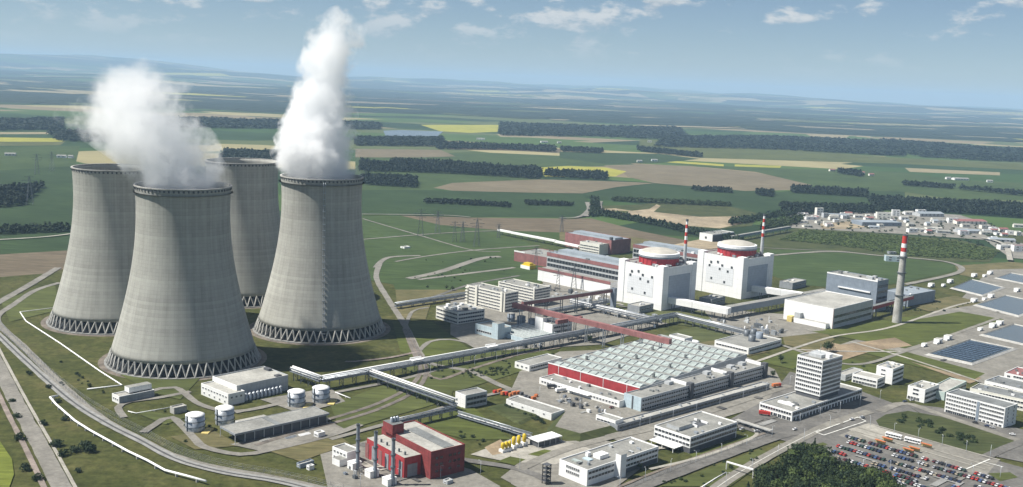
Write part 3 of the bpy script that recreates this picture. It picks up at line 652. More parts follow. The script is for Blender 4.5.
# ------------------------------------------------------------------ cooling towers
def concrete_shell_mat():
    m = bpy.data.materials.new('tower_concrete'); m.use_nodes = True; t = m.node_tree; p = t.nodes['Principled BSDF']; p.inputs['Roughness'].default_value = .9
    p.inputs['Specular IOR Level'].default_value = .2
    tcx = N(t, 'ShaderNodeTexCoord'); s = N(t, 'ShaderNodeSeparateXYZ'); t.links.new(tcx.outputs['Object'], s.inputs[0])
    ang = math_(t, 'MULTIPLY', math_(t, 'ARCTAN2', s.outputs[1], s.outputs[0]), 96 / (2 * pi))
    lift = math_(t, 'DIVIDE', s.outputs[2], 3.0)
    a = math_(t, 'LESS_THAN', math_(t, 'FRACT', ang), .10); b = math_(t, 'LESS_THAN', math_(t, 'FRACT', lift), .13)
    g = N(t, 'ShaderNodeNewGeometry')
    n1 = N(t, 'ShaderNodeTexNoise'); n1.inputs['Scale'].default_value = .03; n1.inputs['Detail'].default_value = 7; t.links.new(g.outputs['Position'], n1.inputs['Vector'])
    cv = N(t, 'ShaderNodeCombineXYZ'); t.links.new(math_(t, 'FLOOR', ang), cv.inputs[0]); t.links.new(math_(t, 'FLOOR', lift), cv.inputs[1])
    wn = N(t, 'ShaderNodeTexWhiteNoise'); t.links.new(cv.outputs[0], wn.inputs['Vector'])
    lw = N(t, 'ShaderNodeTexWhiteNoise', noise_dimensions='1D'); t.links.new(math_(t, 'FLOOR', lift), lw.inputs['W'])
    mp = N(t, 'ShaderNodeCombineXYZ'); t.links.new(math_(t, 'MULTIPLY', ang, .8), mp.inputs[0]); t.links.new(math_(t, 'MULTIPLY', s.outputs[2], .012), mp.inputs[1])
    n2 = N(t, 'ShaderNodeTexNoise'); n2.inputs['Scale'].default_value = 1.0; n2.inputs['Detail'].default_value = 4; t.links.new(mp.outputs[0], n2.inputs['Vector'])
    v = math_(t, 'ADD', math_(t, 'MULTIPLY', n1.outputs[0], .35), math_(t, 'MULTIPLY', n2.outputs[0], .42))
    v = math_(t, 'ADD', v, math_(t, 'MULTIPLY', wn.outputs[0], .055)); v = math_(t, 'ADD', v, math_(t, 'MULTIPLY', lw.outputs[0], .10))
    v = math_(t, 'SUBTRACT', v, math_(t, 'MULTIPLY', math_(t, 'MAXIMUM', a, b), .085))
    r = N(t, 'ShaderNodeMapRange'); r.inputs[1].default_value = .22; r.inputs[2].default_value = .72; t.links.new(v, r.inputs[0])
    mx = N(t, 'ShaderNodeMix', data_type='RGBA'); mx.inputs[6].default_value = (.225, .222, .20, 1); mx.inputs[7].default_value = (.435, .437, .395, 1)
    t.links.new(r.outputs[0], mx.inputs[0]); t.links.new(mx.outputs[2], p.inputs['Base Color']); MATS['tower_concrete'] = m
concrete_shell_mat()
def tower_r(z): return 38.9 * sqrt(1 + ((z - 130) / 100.0) ** 2)
TOWER_MESH = {}
def tower_meshes():
    n = 112; zs = [11 + i * (153.2 - 11) / 40 for i in range(41)]
    prof = [(tower_r(11) - 1.0, 11)] + [(tower_r(z), z) for z in zs] + [(tower_r(153.2) - .9, 153.2)] + [(tower_r(z) - .9, z) for z in reversed(zs)]
    b = MB(); b.rev(prof, n); TOWER_MESH['shell'] = b.mesh('shell', 'tower_concrete')
    b = MB(); r = tower_r(153.2); b.rev([(r - .95, 152.9), (r + .75, 152.9), (r + .75, 153.8), (r - .95, 153.8), (r - .95, 152.9)], n, smooth=False)
    TOWER_MESH['rim'] = b.mesh('rim_walkway', 'concrete')
    b = MB(); b.box(-.75, .75, 0, .4, -2.3, -.5); TOWER_MESH['slot'] = b.mesh('rim_slot', 'dark_grey')
    b = MB(); b.rev([(66.0, 0), (66.0, .8), (62.3, .8), (62.3, .2)], n, smooth=False); TOWER_MESH['basin'] = b.mesh('basin_wall', 'concrete_dark')
    b = MB(); b.rev([(58.6, .1), (57.5, 14)], 64, cap1=True); b.rev([(62, .5), (1, .5)], 64); TOWER_MESH['fill'] = b.mesh('painted_shade_fill', 'black')  # cooling fill in black, standing in for the shade inside the shell
    b = MB(); r1, r0 = tower_r(11) - .4, 64.2
    # one leaning leg: foot on the basin, head a half-bay further round
    da = pi / 56 / 2
    b.bar((r0 * cos(-da), r0 * sin(-da), 1.0), (r1 * cos(da), r1 * sin(da), 11.3), 1.0, 1.0); TOWER_MESH['legA'] = b.mesh('leg', 'concrete')
    b = MB(); b.bar((r0 * cos(da), r0 * sin(da), 1.0), (r1 * cos(-da), r1 * sin(-da), 11.3), 1.0, 1.0); TOWER_MESH['legB'] = b.mesh('leg', 'concrete')
tower_meshes()
TOWERS = [((-393.6, 1024.9), 'left rear concrete cooling tower without steam, partly behind the front tower'),
          ((-283.9, 890.9), 'nearest concrete cooling tower with steam drifting off to the left'),
          ((-305.0, 1164.5), 'farthest concrete cooling tower without steam, between the two steaming ones'),
          ((-189.8, 1025.5), 'right concrete cooling tower with a ladder and a tall white plume')]
for i, ((x, y), lab) in enumerate(TOWERS):
    t = thing('cooling_tower', lab, 'cooling tower', (x, y, .1), .02 * i, 'four cooling towers')
    link('shell', TOWER_MESH['shell'], t); rm = link('rim_walkway', TOWER_MESH['rim'], t)
    link('basin_wall', TOWER_MESH['basin'], t); link('painted_shade_fill', TOWER_MESH['fill'], t)
    for k in range(56):
        a = 2 * pi * k / 56
        link('leg', TOWER_MESH['legA'], t, (0, 0, 0), a); link('leg', TOWER_MESH['legB'], t, (0, 0, 0), a + pi / 56)
    r = tower_r(152) + .05
    for k in range(64):
        a = 2 * pi * k / 64; o = link('rim_slot', TOWER_MESH['slot'], rm, (r * cos(a), r * sin(a), 152.9), a - pi / 2); 
    if i == 3:
        a = atan2(-1025.5, 189.8) + .06; b = MB()
        for q in (-.9, .9):
            pts = []
            for z in range(11, 154, 4):
                rr = tower_r(z) + 1.2; pts.append((rr * cos(a) - q * sin(a), rr * sin(a) + q * cos(a), z))
            b.tube(pts, .22, 5)
        for z in range(3, 153, 6):
            rr = tower_r(max(z, 3)) + .9; c = Vector((rr * cos(a), rr * sin(a), z)); b.bar(c - Vector((-sin(a), cos(a), 0)) * 1.4, c + Vector((-sin(a), cos(a), 0)) * 1.4, 1.3, .7)
        b.build('ladder', 'galv', t, rz=-.02 * i)
    pts = [(x + 71 * cos(2 * pi * k / 48), y + 71 * sin(2 * pi * k / 48)) for k in range(48)]
    sheet('gravel_apron', None, 'ballast', z=.095, world=pts)

# steam: closed puffs filled with a noisy volume that thins towards its edge
def steam(name, label, loc, prof, dens, seed, wisp=0):
    """prof: (height, x offset, y offset, radius) above the rim"""
    H = prof[-1][0]
    def at(z):
        for a, b in zip(prof, prof[1:]):
            if z <= b[0]:
                t = (z - a[0]) / (b[0] - a[0]); t = t * t * (3 - 2 * t) * .4 + t * .6
                return [a[i] + (b[i] - a[i]) * t for i in (1, 2, 3)]
        return prof[-1][1:]
    b = MB(); nz, na = 44, 40; rings = []
    for j in range(nz + 1):
        z = prof[0][0] + (H - prof[0][0]) * j / nz; cx, cy_, r = at(z)
        for k in range(na):
            a = 2 * pi * k / na; nn = noise.noise(Vector((cos(a) * 1.7, sin(a) * 1.7, z / 26 + seed))) + .5 * noise.noise(Vector((cos(a) * 4, sin(a) * 4, z / 11 + seed)))
            zt_ = prof[0][0] + (H - prof[0][0]) * .84; dome = sqrt(max(.0004, 1 - max(0, (z - zt_) / (H - zt_)) ** 2)); rr = r * dome * (1.12 + (.26 * nn if z > 6 else 0)); b.v.append((cx + rr * cos(a), cy_ + rr * sin(a), z))
    for j in range(nz):
        for k in range(na):
            k2 = (k + 1) % na; b.f.append((j * na + k, j * na + k2, (j + 1) * na + k2, (j + 1) * na + k)); b.m.append(0); b.sm.append(True)
    b.f.append(tuple(range(na - 1, -1, -1))); b.f.append(tuple(nz * na + k for k in range(na))); b.m += [0, 0]; b.sm += [False] * 2
    m = bpy.data.materials.new('steam_' + str(seed)); m.use_nodes = True; t = m.node_tree; t.nodes.clear()
    out = N(t, 'ShaderNodeOutputMaterial'); pv = N(t, 'ShaderNodeVolumePrincipled'); t.links.new(pv.outputs[0], out.inputs['Volume'])
    pv.inputs['Color'].default_value = (.985, .99, .995, 1); pv.inputs['Anisotropy'].default_value = .25
    tcx = N(t, 'ShaderNodeTexCoord'); pos = tcx.outputs['Object']
    def nzv(sc, det, rough=.55):
        n = N(t, 'ShaderNodeTexNoise'); n.inputs['Scale'].default_value = sc; n.inputs['Detail'].default_value = det; n.inputs['Roughness'].default_value = rough
        mp = N(t, 'ShaderNodeMapping'); mp.inputs['Location'].default_value = (seed * 37.1, seed * 11.7, seed * 5.3); t.links.new(pos, mp.inputs[0]); t.links.new(mp.outputs[0], n.inputs['Vector']); return n
    s = N(t, 'ShaderNodeSeparateXYZ'); t.links.new(pos, s.inputs[0])
    zf = math_(t, 'DIVIDE', math_(t, 'SUBTRACT', s.outputs[2], prof[0][0]), H - prof[0][0])
    def fc(idx, lo, hi):
        c = N(t, 'ShaderNodeFloatCurve'); cu = c.mapping.curves[0]; n = 9
        for k in range(n):
            zz = prof[0][0] + (H - prof[0][0]) * k / (n - 1); val = (at(zz)[idx] - lo) / (hi - lo)
            if k == 0: cu.points[0].location = (0, val)
            elif k == n - 1: cu.points[-1].location = (1, val)
            else: cu.points.new(k / (n - 1), val)
        c.mapping.use_clip = False; c.mapping.update(); t.links.new(zf, c.inputs['Value'])
        return math_(t, 'ADD', math_(t, 'MULTIPLY', c.outputs[0], hi - lo), lo)
    dx = math_(t, 'SUBTRACT', s.outputs[0], fc(0, -120, 120)); dy = math_(t, 'SUBTRACT', s.outputs[1], fc(1, -120, 120)); rad = fc(2, 0, 100)
    dist = math_(t, 'DIVIDE', math_(t, 'SQRT', math_(t, 'ADD', math_(t, 'MULTIPLY', dx, dx), math_(t, 'MULTIPLY', dy, dy))), rad)
    n1 = nzv(.034, 7, .62).outputs[0]; n2 = nzv(.12, 5, .65).outputs[0]
    grow = N(t, 'ShaderNodeMapRange'); grow.inputs[1].default_value = 0; grow.inputs[2].default_value = .16; grow.inputs[3].default_value = .15; t.links.new(zf, grow.inputs[0])
    e = math_(t, 'ADD', math_(t, 'MULTIPLY', math_(t, 'SUBTRACT', n1, .5), 2.7), math_(t, 'MULTIPLY', math_(t, 'SUBTRACT', n2, .5), 1.3))
    d2 = math_(t, 'ADD', dist, math_(t, 'MULTIPLY', e, grow.outputs[0]))
    top = N(t, 'ShaderNodeMapRange'); top.inputs[1].default_value = .82; top.inputs[2].default_value = 1.0; top.inputs[4].default_value = .6; t.links.new(zf, top.inputs[0])
    d2 = math_(t, 'ADD', d2, top.outputs[0])
    de = N(t, 'ShaderNodeMapRange', interpolation_type='SMOOTHSTEP'); de.inputs[1].default_value = 1.0; de.inputs[2].default_value = .45; de.inputs[3].default_value = 0; de.inputs[4].default_value = dens
    t.links.new(d2, de.inputs[0])
    thin = N(t, 'ShaderNodeMapRange'); thin.inputs[1].default_value = 0; thin.inputs[2].default_value = 1; thin.inputs[3].default_value = 2.0; thin.inputs[4].default_value = .5; t.links.new(zf, thin.inputs[0])
    t.links.new(math_(t, 'MULTIPLY', de.outputs[0], thin.outputs[0]), pv.inputs['Density'])
    MATS[m.name] = m
    o = b.build('steam_plume', m.name, None, loc); return tag(o, label, 'steam', 'steam plumes')
steam('steam_plume', 'tall white steam column rising straight up from the right cooling tower', (-189.8, 1025.5, 150),
      [(-2, 0, 0, 37.5), (8, -1, 0, 38.5), (28, -7, 2, 40), (45, -9, 4, 38), (70, -3, 6, 32), (100, 1, 8, 28), (130, 8, 8, 28), (152, 10, 8, 29), (170, 11, 8, 20)], .085, 2)
steam('steam_plume', 'thin white steam drifting left from the nearest cooling tower', (-283.9, 890.9, 150),
      [(-2, 0, 0, 37), (6, -2, 0, 38), (18, -10, 2, 44), (34, -24, 4, 50), (52, -42, 6, 52), (70, -48, 8, 47), (90, -44, 10, 40), (112, -38, 10, 26)], .040, 5)

# ------------------------------------------------------------------ haze: the air between the camera and the far country
HTOP = max(v.co.z for v in bpy.data.objects['ground'].data.vertices) + 25
def haze(density):
    b = MB(); b.box(-46000, 46000, -46000, 46000, -1.0, HTOP)
    m = bpy.data.materials.new('haze'); m.use_nodes = True; t = m.node_tree; t.nodes.clear()
    o = N(t, 'ShaderNodeOutputMaterial'); v = N(t, 'ShaderNodeVolumePrincipled'); v.inputs['Color'].default_value = (.50, .73, 1.0, 1)
    v.inputs['Density'].default_value = density; v.inputs['Anisotropy'].default_value = .0; t.links.new(v.outputs[0], o.inputs['Volume']); MATS['haze'] = m
    m.cycles.homogeneous_volume = True
    stuff(b.build('haze', 'haze'))
#HAZE

# ------------------------------------------------------------------ buildings
WIN = {}
def window_mesh(w, h, glass='glass', frame='white_trim'):
    k = (round(w, 2), round(h, 2), glass, frame)
    if k not in WIN:
        b = MB(); e = .16; b.box(-w / 2, w / 2, -.06, 0, 0, h, 1)
        for x0, x1, z0, z1 in ((-w / 2 - e, -w / 2, -e, h + e), (w / 2, w / 2 + e, -e, h + e), (-w / 2, w / 2, -e, 0), (-w / 2, w / 2, h, h + e), (-.05, .05, 0, h)):
            b.box(x0, x1, -.16 if x1 - x0 > .11 else -.12, 0, z0, z1, 0)
        WIN[k] = b.mesh('window', [frame, glass])
    return WIN[k]
def windows(root, face, a0, a1, z0, z1, rows, cols, w, h, plane=0.0, glass='glass', frame='white_trim', skip=0.0):
    me = window_mesh(w, h, glass, frame)
    for r in range(rows):
        z = z0 + (z1 - z0) * (r + .5) / rows - h / 2
        for c in range(cols):
            if skip and R.random() < skip: continue
            a = a0 + (a1 - a0) * (c + .5) / cols
            if face == 'y': link('window', me, root, (a, plane - .02, z), 0)
            else: link('window', me, root, (plane - .02, a, z), -pi / 2)
def bands(root, face, a0, a1, zs, h, plane=0.0, pitch=3.0, glass='glass', frame='white_trim'):
    """ribbon windows: one strip per storey with mullions"""
    L = a1 - a0; n = max(1, int(L / pitch)); b = MB(); b.box(0, L, -.05, 0, 0, h, 1)
    b.box(0, L, -.2, 0, -.18, 0, 0); b.box(0, L, -.2, 0, h, h + .15, 0)
    for k in range(n + 1): x = L * k / n; b.box(x - .12, x + .12, -.15, 0, 0, h, 0)
    me = b.mesh('window_band', [frame, glass])
    for z in zs:
        if face == 'y': link('window_band', me, root, (a0, plane - .02, z), 0)
        else: link('window_band', me, root, (plane - .02, a1, z), -pi / 2)
def shell(root, sx, ty, z0, z1, wall, roof, par=.8, x0=0.0, y0=0.0, nm=('wall', 'roof'), bottom=False, th=.45):
    b = MB(); x1, y1 = x0 + sx, y0 + ty
    o = [(x0, y0), (x1, y0), (x1, y1), (x0, y1)]; i = [(x0 + th, y0 + th), (x1 - th, y0 + th), (x1 - th, y1 - th), (x0 + th, y1 - th)]
    for k in range(4):
        p, q, r, s = o[k], o[(k + 1) % 4], i[k], i[(k + 1) % 4]
        b.face([(*p, z0), (*q, z0), (*q, z1), (*p, z1)]); b.face([(*p, z1), (*q, z1), (*s, z1), (*r, z1)]); b.face([(*s, z1 - par), (*r, z1 - par), (*r, z1), (*s, z1)])
    if bottom: b.face([(*p, z0) for p in o[::-1]])
    w = b.build(nm[0], wall, root)
    b = MB(); b.face([(*p, z1 - par + .003) for p in i]); r = b.build(nm[1], roof, root)
    return w, r
def place(Np, Lp, Rp, h):
    """roof corners (near, left, right) seen at height h -> base point and size along the plant grid"""
    n = G(*Np, h); l = G(*Lp, h); r = G(*Rp, h)
    a, b = r - n, l - n; c = a * a.length + Vector((b.y, -b.x, 0)) * b.length; ang = atan2(c.y, c.x); ang = min(ANG + .07, max(ANG - .07, ang))
    u, v = Vector((cos(ang), sin(ang), 0)), Vector((-sin(ang), cos(ang), 0)); PLACE_ANG[0] = ang
    return Vector((n.x, n.y, 0)), a.dot(u), b.dot(v)
PLACE_ANG = [ANG]
LOG = []
def block(name, label, cat, Np, Lp, Rp, h, wall='white', roof='roof_grey', sx=None, ty=None, group=None, z0=0.0, par=.8):
    P, a, b = place(Np, Lp, Rp, h); sx = sx or a; ty = ty or b
    LOG.append((name, label[:40], round(sx), round(ty), h, round(P.x), round(P.y)))
    t = thing(name, label, cat, (P.x, P.y, .0), PLACE_ANG[0], group)
    shell(t, sx, ty, z0, h, wall, roof, par); return t, sx, ty
def rooftop(root, sx, ty, h, n, seed, mats=('galv', 'pale_grey', 'white_trim', 'roof_dark'), x0=0, y0=0, s=1.0):
    rr = random.Random(seed)
    for k in range(n):
        a, b_, c = rr.uniform(.9, 2.8) * s, rr.uniform(.9, 3.5) * s, rr.uniform(.7, 1.9) * s
        x, y = x0 + rr.uniform(2, max(2.1, sx - 4)), y0 + rr.uniform(2, max(2.1, ty - 4)); m = MB(); m.box(0, a, 0, b_, 0, c); m.box(-.1, a + .1, -.1, b_ + .1, c, c + .15)
        m.build('roof_vent', rr.choice(mats), root, (x, y, h - .8))
def part_box(root, nm, m, x0, x1, y0, y1, z0, z1, top=None):
    b = MB(); b.box(x0, x1, y0, y1, z0, z1, 0, None if top is None else 1); return b.build(nm, [m] if top is None else [m, top], root)

# workshop hall with glazed roof
t, sx, ty = block('workshop_hall', 'large workshop hall with red end wall and rows of green glass rooflights', 'hall', (640, 388), (546.6, 363.7), (748, 354), 12.5, 'pale_grey', 'roof_grey')
part_box(t, 'red_cladding', 'red', -.3, -.02, 0, ty, .1, 12.5)
HS, HT = sx, ty
P0 = t.location.copy()
rl = MB()
def roof_light(l, w, h):
    b = MB(); A_, B_, C_, D_ = (0, 0, 0), (w, 0, 0), (w, l, 0), (0, l, 0); e, f = (w * .45, l * .06, h), (w * .45, l * .94, h)
    for q in ([A_, B_, e], [B_, C_, f, e], [C_, D_, f], [D_, A_, e, f]): b.face(q)
    for p, q in ((A_, e), (B_, e), (C_, f), (D_, f), (e, f)): b.bar((p[0], p[1], p[2] + .05), (q[0], q[1], q[2] + .05), .28, .2, 1)
    return b.mesh('rooflight', ['glass_green', 'pale_grey'])
rows, cols = 9, 12; cw, cl_ = sx / rows, (ty - 4) / cols; rme = roof_light(cl_ * .86, cw * .82, 1.9)
for i in range(rows):
    for j in range(cols): link('rooflight', rme, t, (cw * i + .8, 2 + cl_ * j, 11.75), 0)
for k in range(9): part_box(t, 'roof_vent', 'roof_dark', cw * (2 + k % 4 * 2) - .7, cw * (2 + k % 4 * 2) + .9, 12 + 9 * k, 13.6 + 9 * k, 11.75, 15.2)
for k in range(4): part_box(t, 'downpipe', 'white_trim', -.55, -.3, ty * (k + .5) / 4, ty * (k + .5) / 4 + .35, 0, 12.4)
part_box(t, 'eaves_trim', 'white_trim', -.5, 0, -.3, ty + .3, 12.5, 13.3)
# office wing along its right side
t, sx, ty = block('office_wing', 'grey three storey office wing along the right side of the workshop hall', 'office', (642, 398), (622, 393.3), (767, 364.5), 11.5, 'pale_grey', 'roof_grey')
bands(t, 'y', 1, sx - 1, [1.2, 4.6, 8.0], 1.7, pitch=3.0); OW = sx
for k, x in enumerate((.36, .685, .985)):
    part_box(t, 'stair_shaft', 'dark_grey', sx * x - 2.2, sx * x + 2.2, -2.2, 2.5, 0, 13.6); part_box(t, 'fire_wall', 'white_trim', sx * x - 2.6, sx * x - 1.6, 2.6, ty + 1, 10.7, 13.4)
for k, x in enumerate((.30, .60, .80, .9)): part_box(t, 'plant_room', 'pale_grey', sx * x - 3, sx * x + 3, ty - 6, ty - 1, 10.7, 13.2)
part_box(t, 'end_wall', 'pale_blue', -.35, 0, 0, ty, 0, 11.4); part_box(t, 'downpipe', 'dark_grey', -.7, -.35, ty * .45, ty * .45 + 1.3, 0, 11.3)
rooftop(t, sx, ty, 11.5, 12, 3)
t, sx, ty = block('workshop_annex', 'long low white annex in front of the red workshop wall', 'annex', (620, 401), (541, 377), (629, 394.8), 6, 'white', 'roof_grey')
windows(t, 'x', 2, ty - 2, 1.2, 5, 1, 26, 2.0, 1.6); part_box(t, 'canopy', 'white_trim', -3, -.05, ty * .35, ty * .62, 3.6, 4.0); rooftop(t, sx, ty, 6, 8, 4)
# low gallery behind the road
t, sx, ty = block('service_gallery', 'very long low dark grey gallery between the workshop hall and the square office', 'gallery', (618, 425), (610, 422.5), (770, 383.5), 5.5, 'mid_grey', 'roof_pale', ty=8)
bands(t, 'y', 2, sx - 2, [2.2], 1.5, pitch=4, glass='glass', frame='mid_grey'); rooftop(t, sx, ty, 5.5, 8, 15, s=.7)
t, sx, ty = block('gate_building', 'white flat roofed block at the left end of the long gallery', 'building', (616, 420.5), (595, 415), (625, 418), 8, 'white', 'roof_grey')
bands(t, 'x', 1, ty - 1, [4.5], 1.4)
# white office with two short window rows on its blank end
t, sx, ty = block('office_building', 'white office with blank end wall and two short window rows, beside a stair tower', 'office', (588, 469.8), (556, 460), (660.5, 446.5), 11.5, 'white_clean', 'roof_grey')
windows(t, 'x', ty * .28, ty * .74, 3.9, 10.4, 2, 7, 1.6, 1.9); bands(t, 'y', 1, sx * .36, [4.6, 8.2], 1.6); bands(t, 'y', sx * .5, sx - 1, [4.6, 8.2], 1.6)
part_box(t, 'undercroft_shade', 'dark_grey', sx * .46, sx - 1, -.25, -.03, .2, 3.5)  # dark sheet painted as the shade of the open ground storey
part_box(t, 'stair_tower', 'white_clean', sx * .375, sx * .455, -4.5, -.02, 0, 16.5, 'roof_grey')
part_box(t, 'skylight', 'glass_green', 6, 9, ty * .5, ty * .8, 10.7, 11.6); part_box(t, 'plant_room', 'white_trim', sx * .3, sx * .42, ty * .35, ty * .6, 10.7, 13.4); part_box(t, 'plant_room', 'white_trim', sx * .27, sx * .31, ty * .7, ty * .8, 10.7, 13.2)
part_box(t, 'skylight', 'pale_blue', 14, 18, ty * .45, ty * .7, 10.7, 11.4); rooftop(t, sx, ty, 11.5, 7, 8)
# square office with a courtyard
t, sx, ty = block('courtyard_office', 'square white office with window ribbons, open roof court and dark ground floor', 'office', (691, 437), (651.5, 426), (740, 422.3), 12, 'white', 'roof_grey')
bands(t, 'x', .6, ty - .6, [5.0, 8.6], 1.9); bands(t, 'y', .6, sx - .6, [5.0, 8.6], 1.9, frame='pale_grey'); part_box(t, 'ground_floor', 'dark_grey', -.05, sx * .98, -.06, ty, .1, 3.9)
part_box(t, 'court_wall', 'white_trim', sx * .40, sx * .40 + .6, ty * .35, ty * .72, 11.2, 13); part_box(t, 'court', 'dark_grey', sx * .41, sx * .62, ty * .36, ty * .70, 11.2, 11.35); part_box(t, 'court_wall', 'white_trim', sx * .62, sx * .64, ty * .35, ty * .72, 11.2, 12.6)  # court is a dark slab, painted as shade down in the roof opening
part_box(t, 'plant_room', 'pale_grey', sx * .10, sx * .38, ty * .45, ty * .80, 11.2, 14, 'roof_grey'); part_box(t, 'canopy', 'white_trim', -9, -.1, ty * .2, ty * .9, 3.4, 4.0); rooftop(t, sx, ty, 12, 6, 11)
for y in (.25, .55, .85): part_box(t, 'canopy_post', 'white_trim', -8.6, -8.2, ty * y, ty * y + .4, 0, 3.4)
# administration tower on its podium
t, sx, ty = block('administration_building', 'nine storey white administration tower on a long two storey podium', 'office', (792.7, 411.5), (758.5, 402.4), (863, 388.5), 8.5, 'white', 'roof_grey')
bands(t, 'x', .8, ty - .8, [5.2], 2.0, pitch=2.2); bands(t, 'y', .8, sx - .8, [5.0], 2.2, pitch=3.2, frame='pale_grey'); windows(t, 'x', 1, ty - 1, .2, 4, 1, 7, 3.2, 2.8); windows(t, 'y', 1, sx - 1, .2, 4, 1, 22, 3.2, 3.0)
a = G(819, 399.5, 8.5) - t.location; tx, tyy = a.dot(U), a.dot(V)
l = G(799.5, 394.5, 8.5) - t.location; r_ = G(843, 390.5, 8.5) - t.location; tsx, tty = (r_.dot(U) - tx) * .76, (l.dot(V) - tyy) * 1.34
TH = 8.5
zt = 41.0
part_box(t, 'tower_base', 'dark_grey', tx + .8, tx + tsx - .8, tyy + .8, tyy + tty - .8, 7.6, 11.2)
shell(t, tsx, tty, 11.2, zt, 'white', 'roof_grey', 1.0, tx, tyy, ('tower_wall', 'tower_roof'), True)
fz = [11.2 + 1.5 + k * 3.55 for k in range(8)]
bands(t, 'x', tyy + .5, tyy + tty - .5, fz, 1.9, plane=tx, pitch=1.8); bands(t, 'y', tx + .5, tx + tsx - .5, fz, 1.9, plane=tyy, pitch=1.8, frame='pale_grey')
part_box(t, 'plant_room', 'pale_grey', tx + tsx * .3, tx + tsx * .7, tyy + tty * .3, tyy + tty * .8, 40, 42.6); part_box(t, 'plant_room', 'white_trim', tx + tsx * .45, tx + tsx * .6, tyy + tty * .1, tyy + tty * .25, 40, 43.5)
b = MB(); b.rev([(.25, 40), (.12, 50)], 6, tx + tsx * .5, tyy + tty * .5); b.build('antenna', 'galv', t)
part_box(t, 'skylight', 'white_trim', 14, 18, ty * .3, ty * .75, 7.7, 9.0); rooftop(t, tx - 4, ty, 8.5, 6, 21)
# other offices by the car park
t, sx, ty = block('office_building', 'white three storey stair block joined to a low white wing behind the tower', 'office', (893.4, 368.8), (876, 365.5), (905.7, 364.7), 15, 'white', 'roof_pale')
windows(t, 'x', ty * .4, ty * .75, 6, 14, 2, 1, 4, 1.4); bands(t, 'y', 1, sx - 1, [3, 7, 11], 1.8, frame='pale_grey'); rooftop(t, sx, ty, 15, 5, 22)
t, sx, ty = block('office_wing', 'low white wing with a window ribbon between tower podium and stair block', 'office', (877.8, 379), (851.8, 373.5), (888, 376.3), 8.5, 'white', 'roof_pale')
bands(t, 'x', 1, ty - 1, [4.8], 1.5); windows(t, 'x', 1, ty - 1, .3, 3.6, 1, 8, 2.4, 2.2); bands(t, 'y', 1, sx - 1, [1.5, 5], 1.6)
t, sx, ty = block('low_building', 'low grey roofed link building behind the administration tower', 'building', (846, 375), (838, 372), (862, 369), 6, 'pale_grey', 'roof_pale')
bands(t, 'y', 1, sx - 1, [2], 1.6)
t, sx, ty = block('office_building', 'small white office with two dark windows left of the long white block', 'office', (925.5, 389.3), (907, 385.5), (941, 384.4), 12, 'white', 'roof_pale')
windows(t, 'x', ty * .35, ty * .7, 4.5, 11.5, 2, 1, 5, 1.6); windows(t, 'x', ty * .3, ty * .95, .5, 3.4, 1, 4, 2.6, 2.4); bands(t, 'y', 1, sx - 1, [3, 7], 1.8, frame='mid_grey'); rooftop(t, sx, ty, 12, 5, 24)
t, sx, ty = block('canteen', 'flat pale roofed hall with mint green front behind the small white office', 'hall', (945, 392), (930, 387), (965, 380.5), 7.5, 'mint', 'roof_pale')
bands(t, 'y', 1, sx - 1, [3], 2)
t, sx, ty = block('long_office', 'long white five storey office with rows of square windows facing the green square', 'office', (1005.5, 407.7), (947, 392), (1015, 402.6), 17, 'white', 'roof_dark')
h2 = ty * .44
windows(t, 'x', .6, h2 - 1.5, 3.4, 16.6, 4, 10, 1.7, 1.7); windows(t, 'x', h2 + 1.5, ty - .6, 3.4, 16.6, 4, 12, 1.7, 1.7)
windows(t, 'x', h2 + 1, ty - 1, .3, 3.2, 1, 8, 3, 2.3); windows(t, 'x', 1, h2 - 1, .3, 3.2, 1, 6, 2.2, 1.8); windows(t, 'y', 1, sx - 1, 1, 16.6, 5, 2, 1.6, 1.6)
part_box(t, 'stair_recess', 'blue_grey', -.35, 0, h2 - 1.1, h2 + 1.1, .1, 16.2)
for i, (n_, l_, r__, hh, w_, rf, lb) in enumerate([((1045, 404), (969.5, 388), (1056, 399), 10, 'cream', 'roof_dark', 'cream two storey office with long window ribbon behind the five storey block'), ((1060, 398), (985, 380), (1072, 392), 10, 'white', 'roof_dark', 'dark roofed white office, second row behind the five storey block'), ((1050, 382), (1004, 372.5), (1064, 376), 9, 'white', 'dull_red', 'white office with a red roof at the right edge')]):
    t, sx, ty = block('office_building', lb, 'office', n_, l_, r__, hh, w_, rf); bands(t, 'x', 1, ty - 8, [2.2, 6.2], 1.6, pitch=2.5); windows(t, 'x', ty - 7, ty - 1, 3, 9, 1, 1, 2.4, 2.4); rooftop(t, sx, ty, hh, 8, 30 + i)

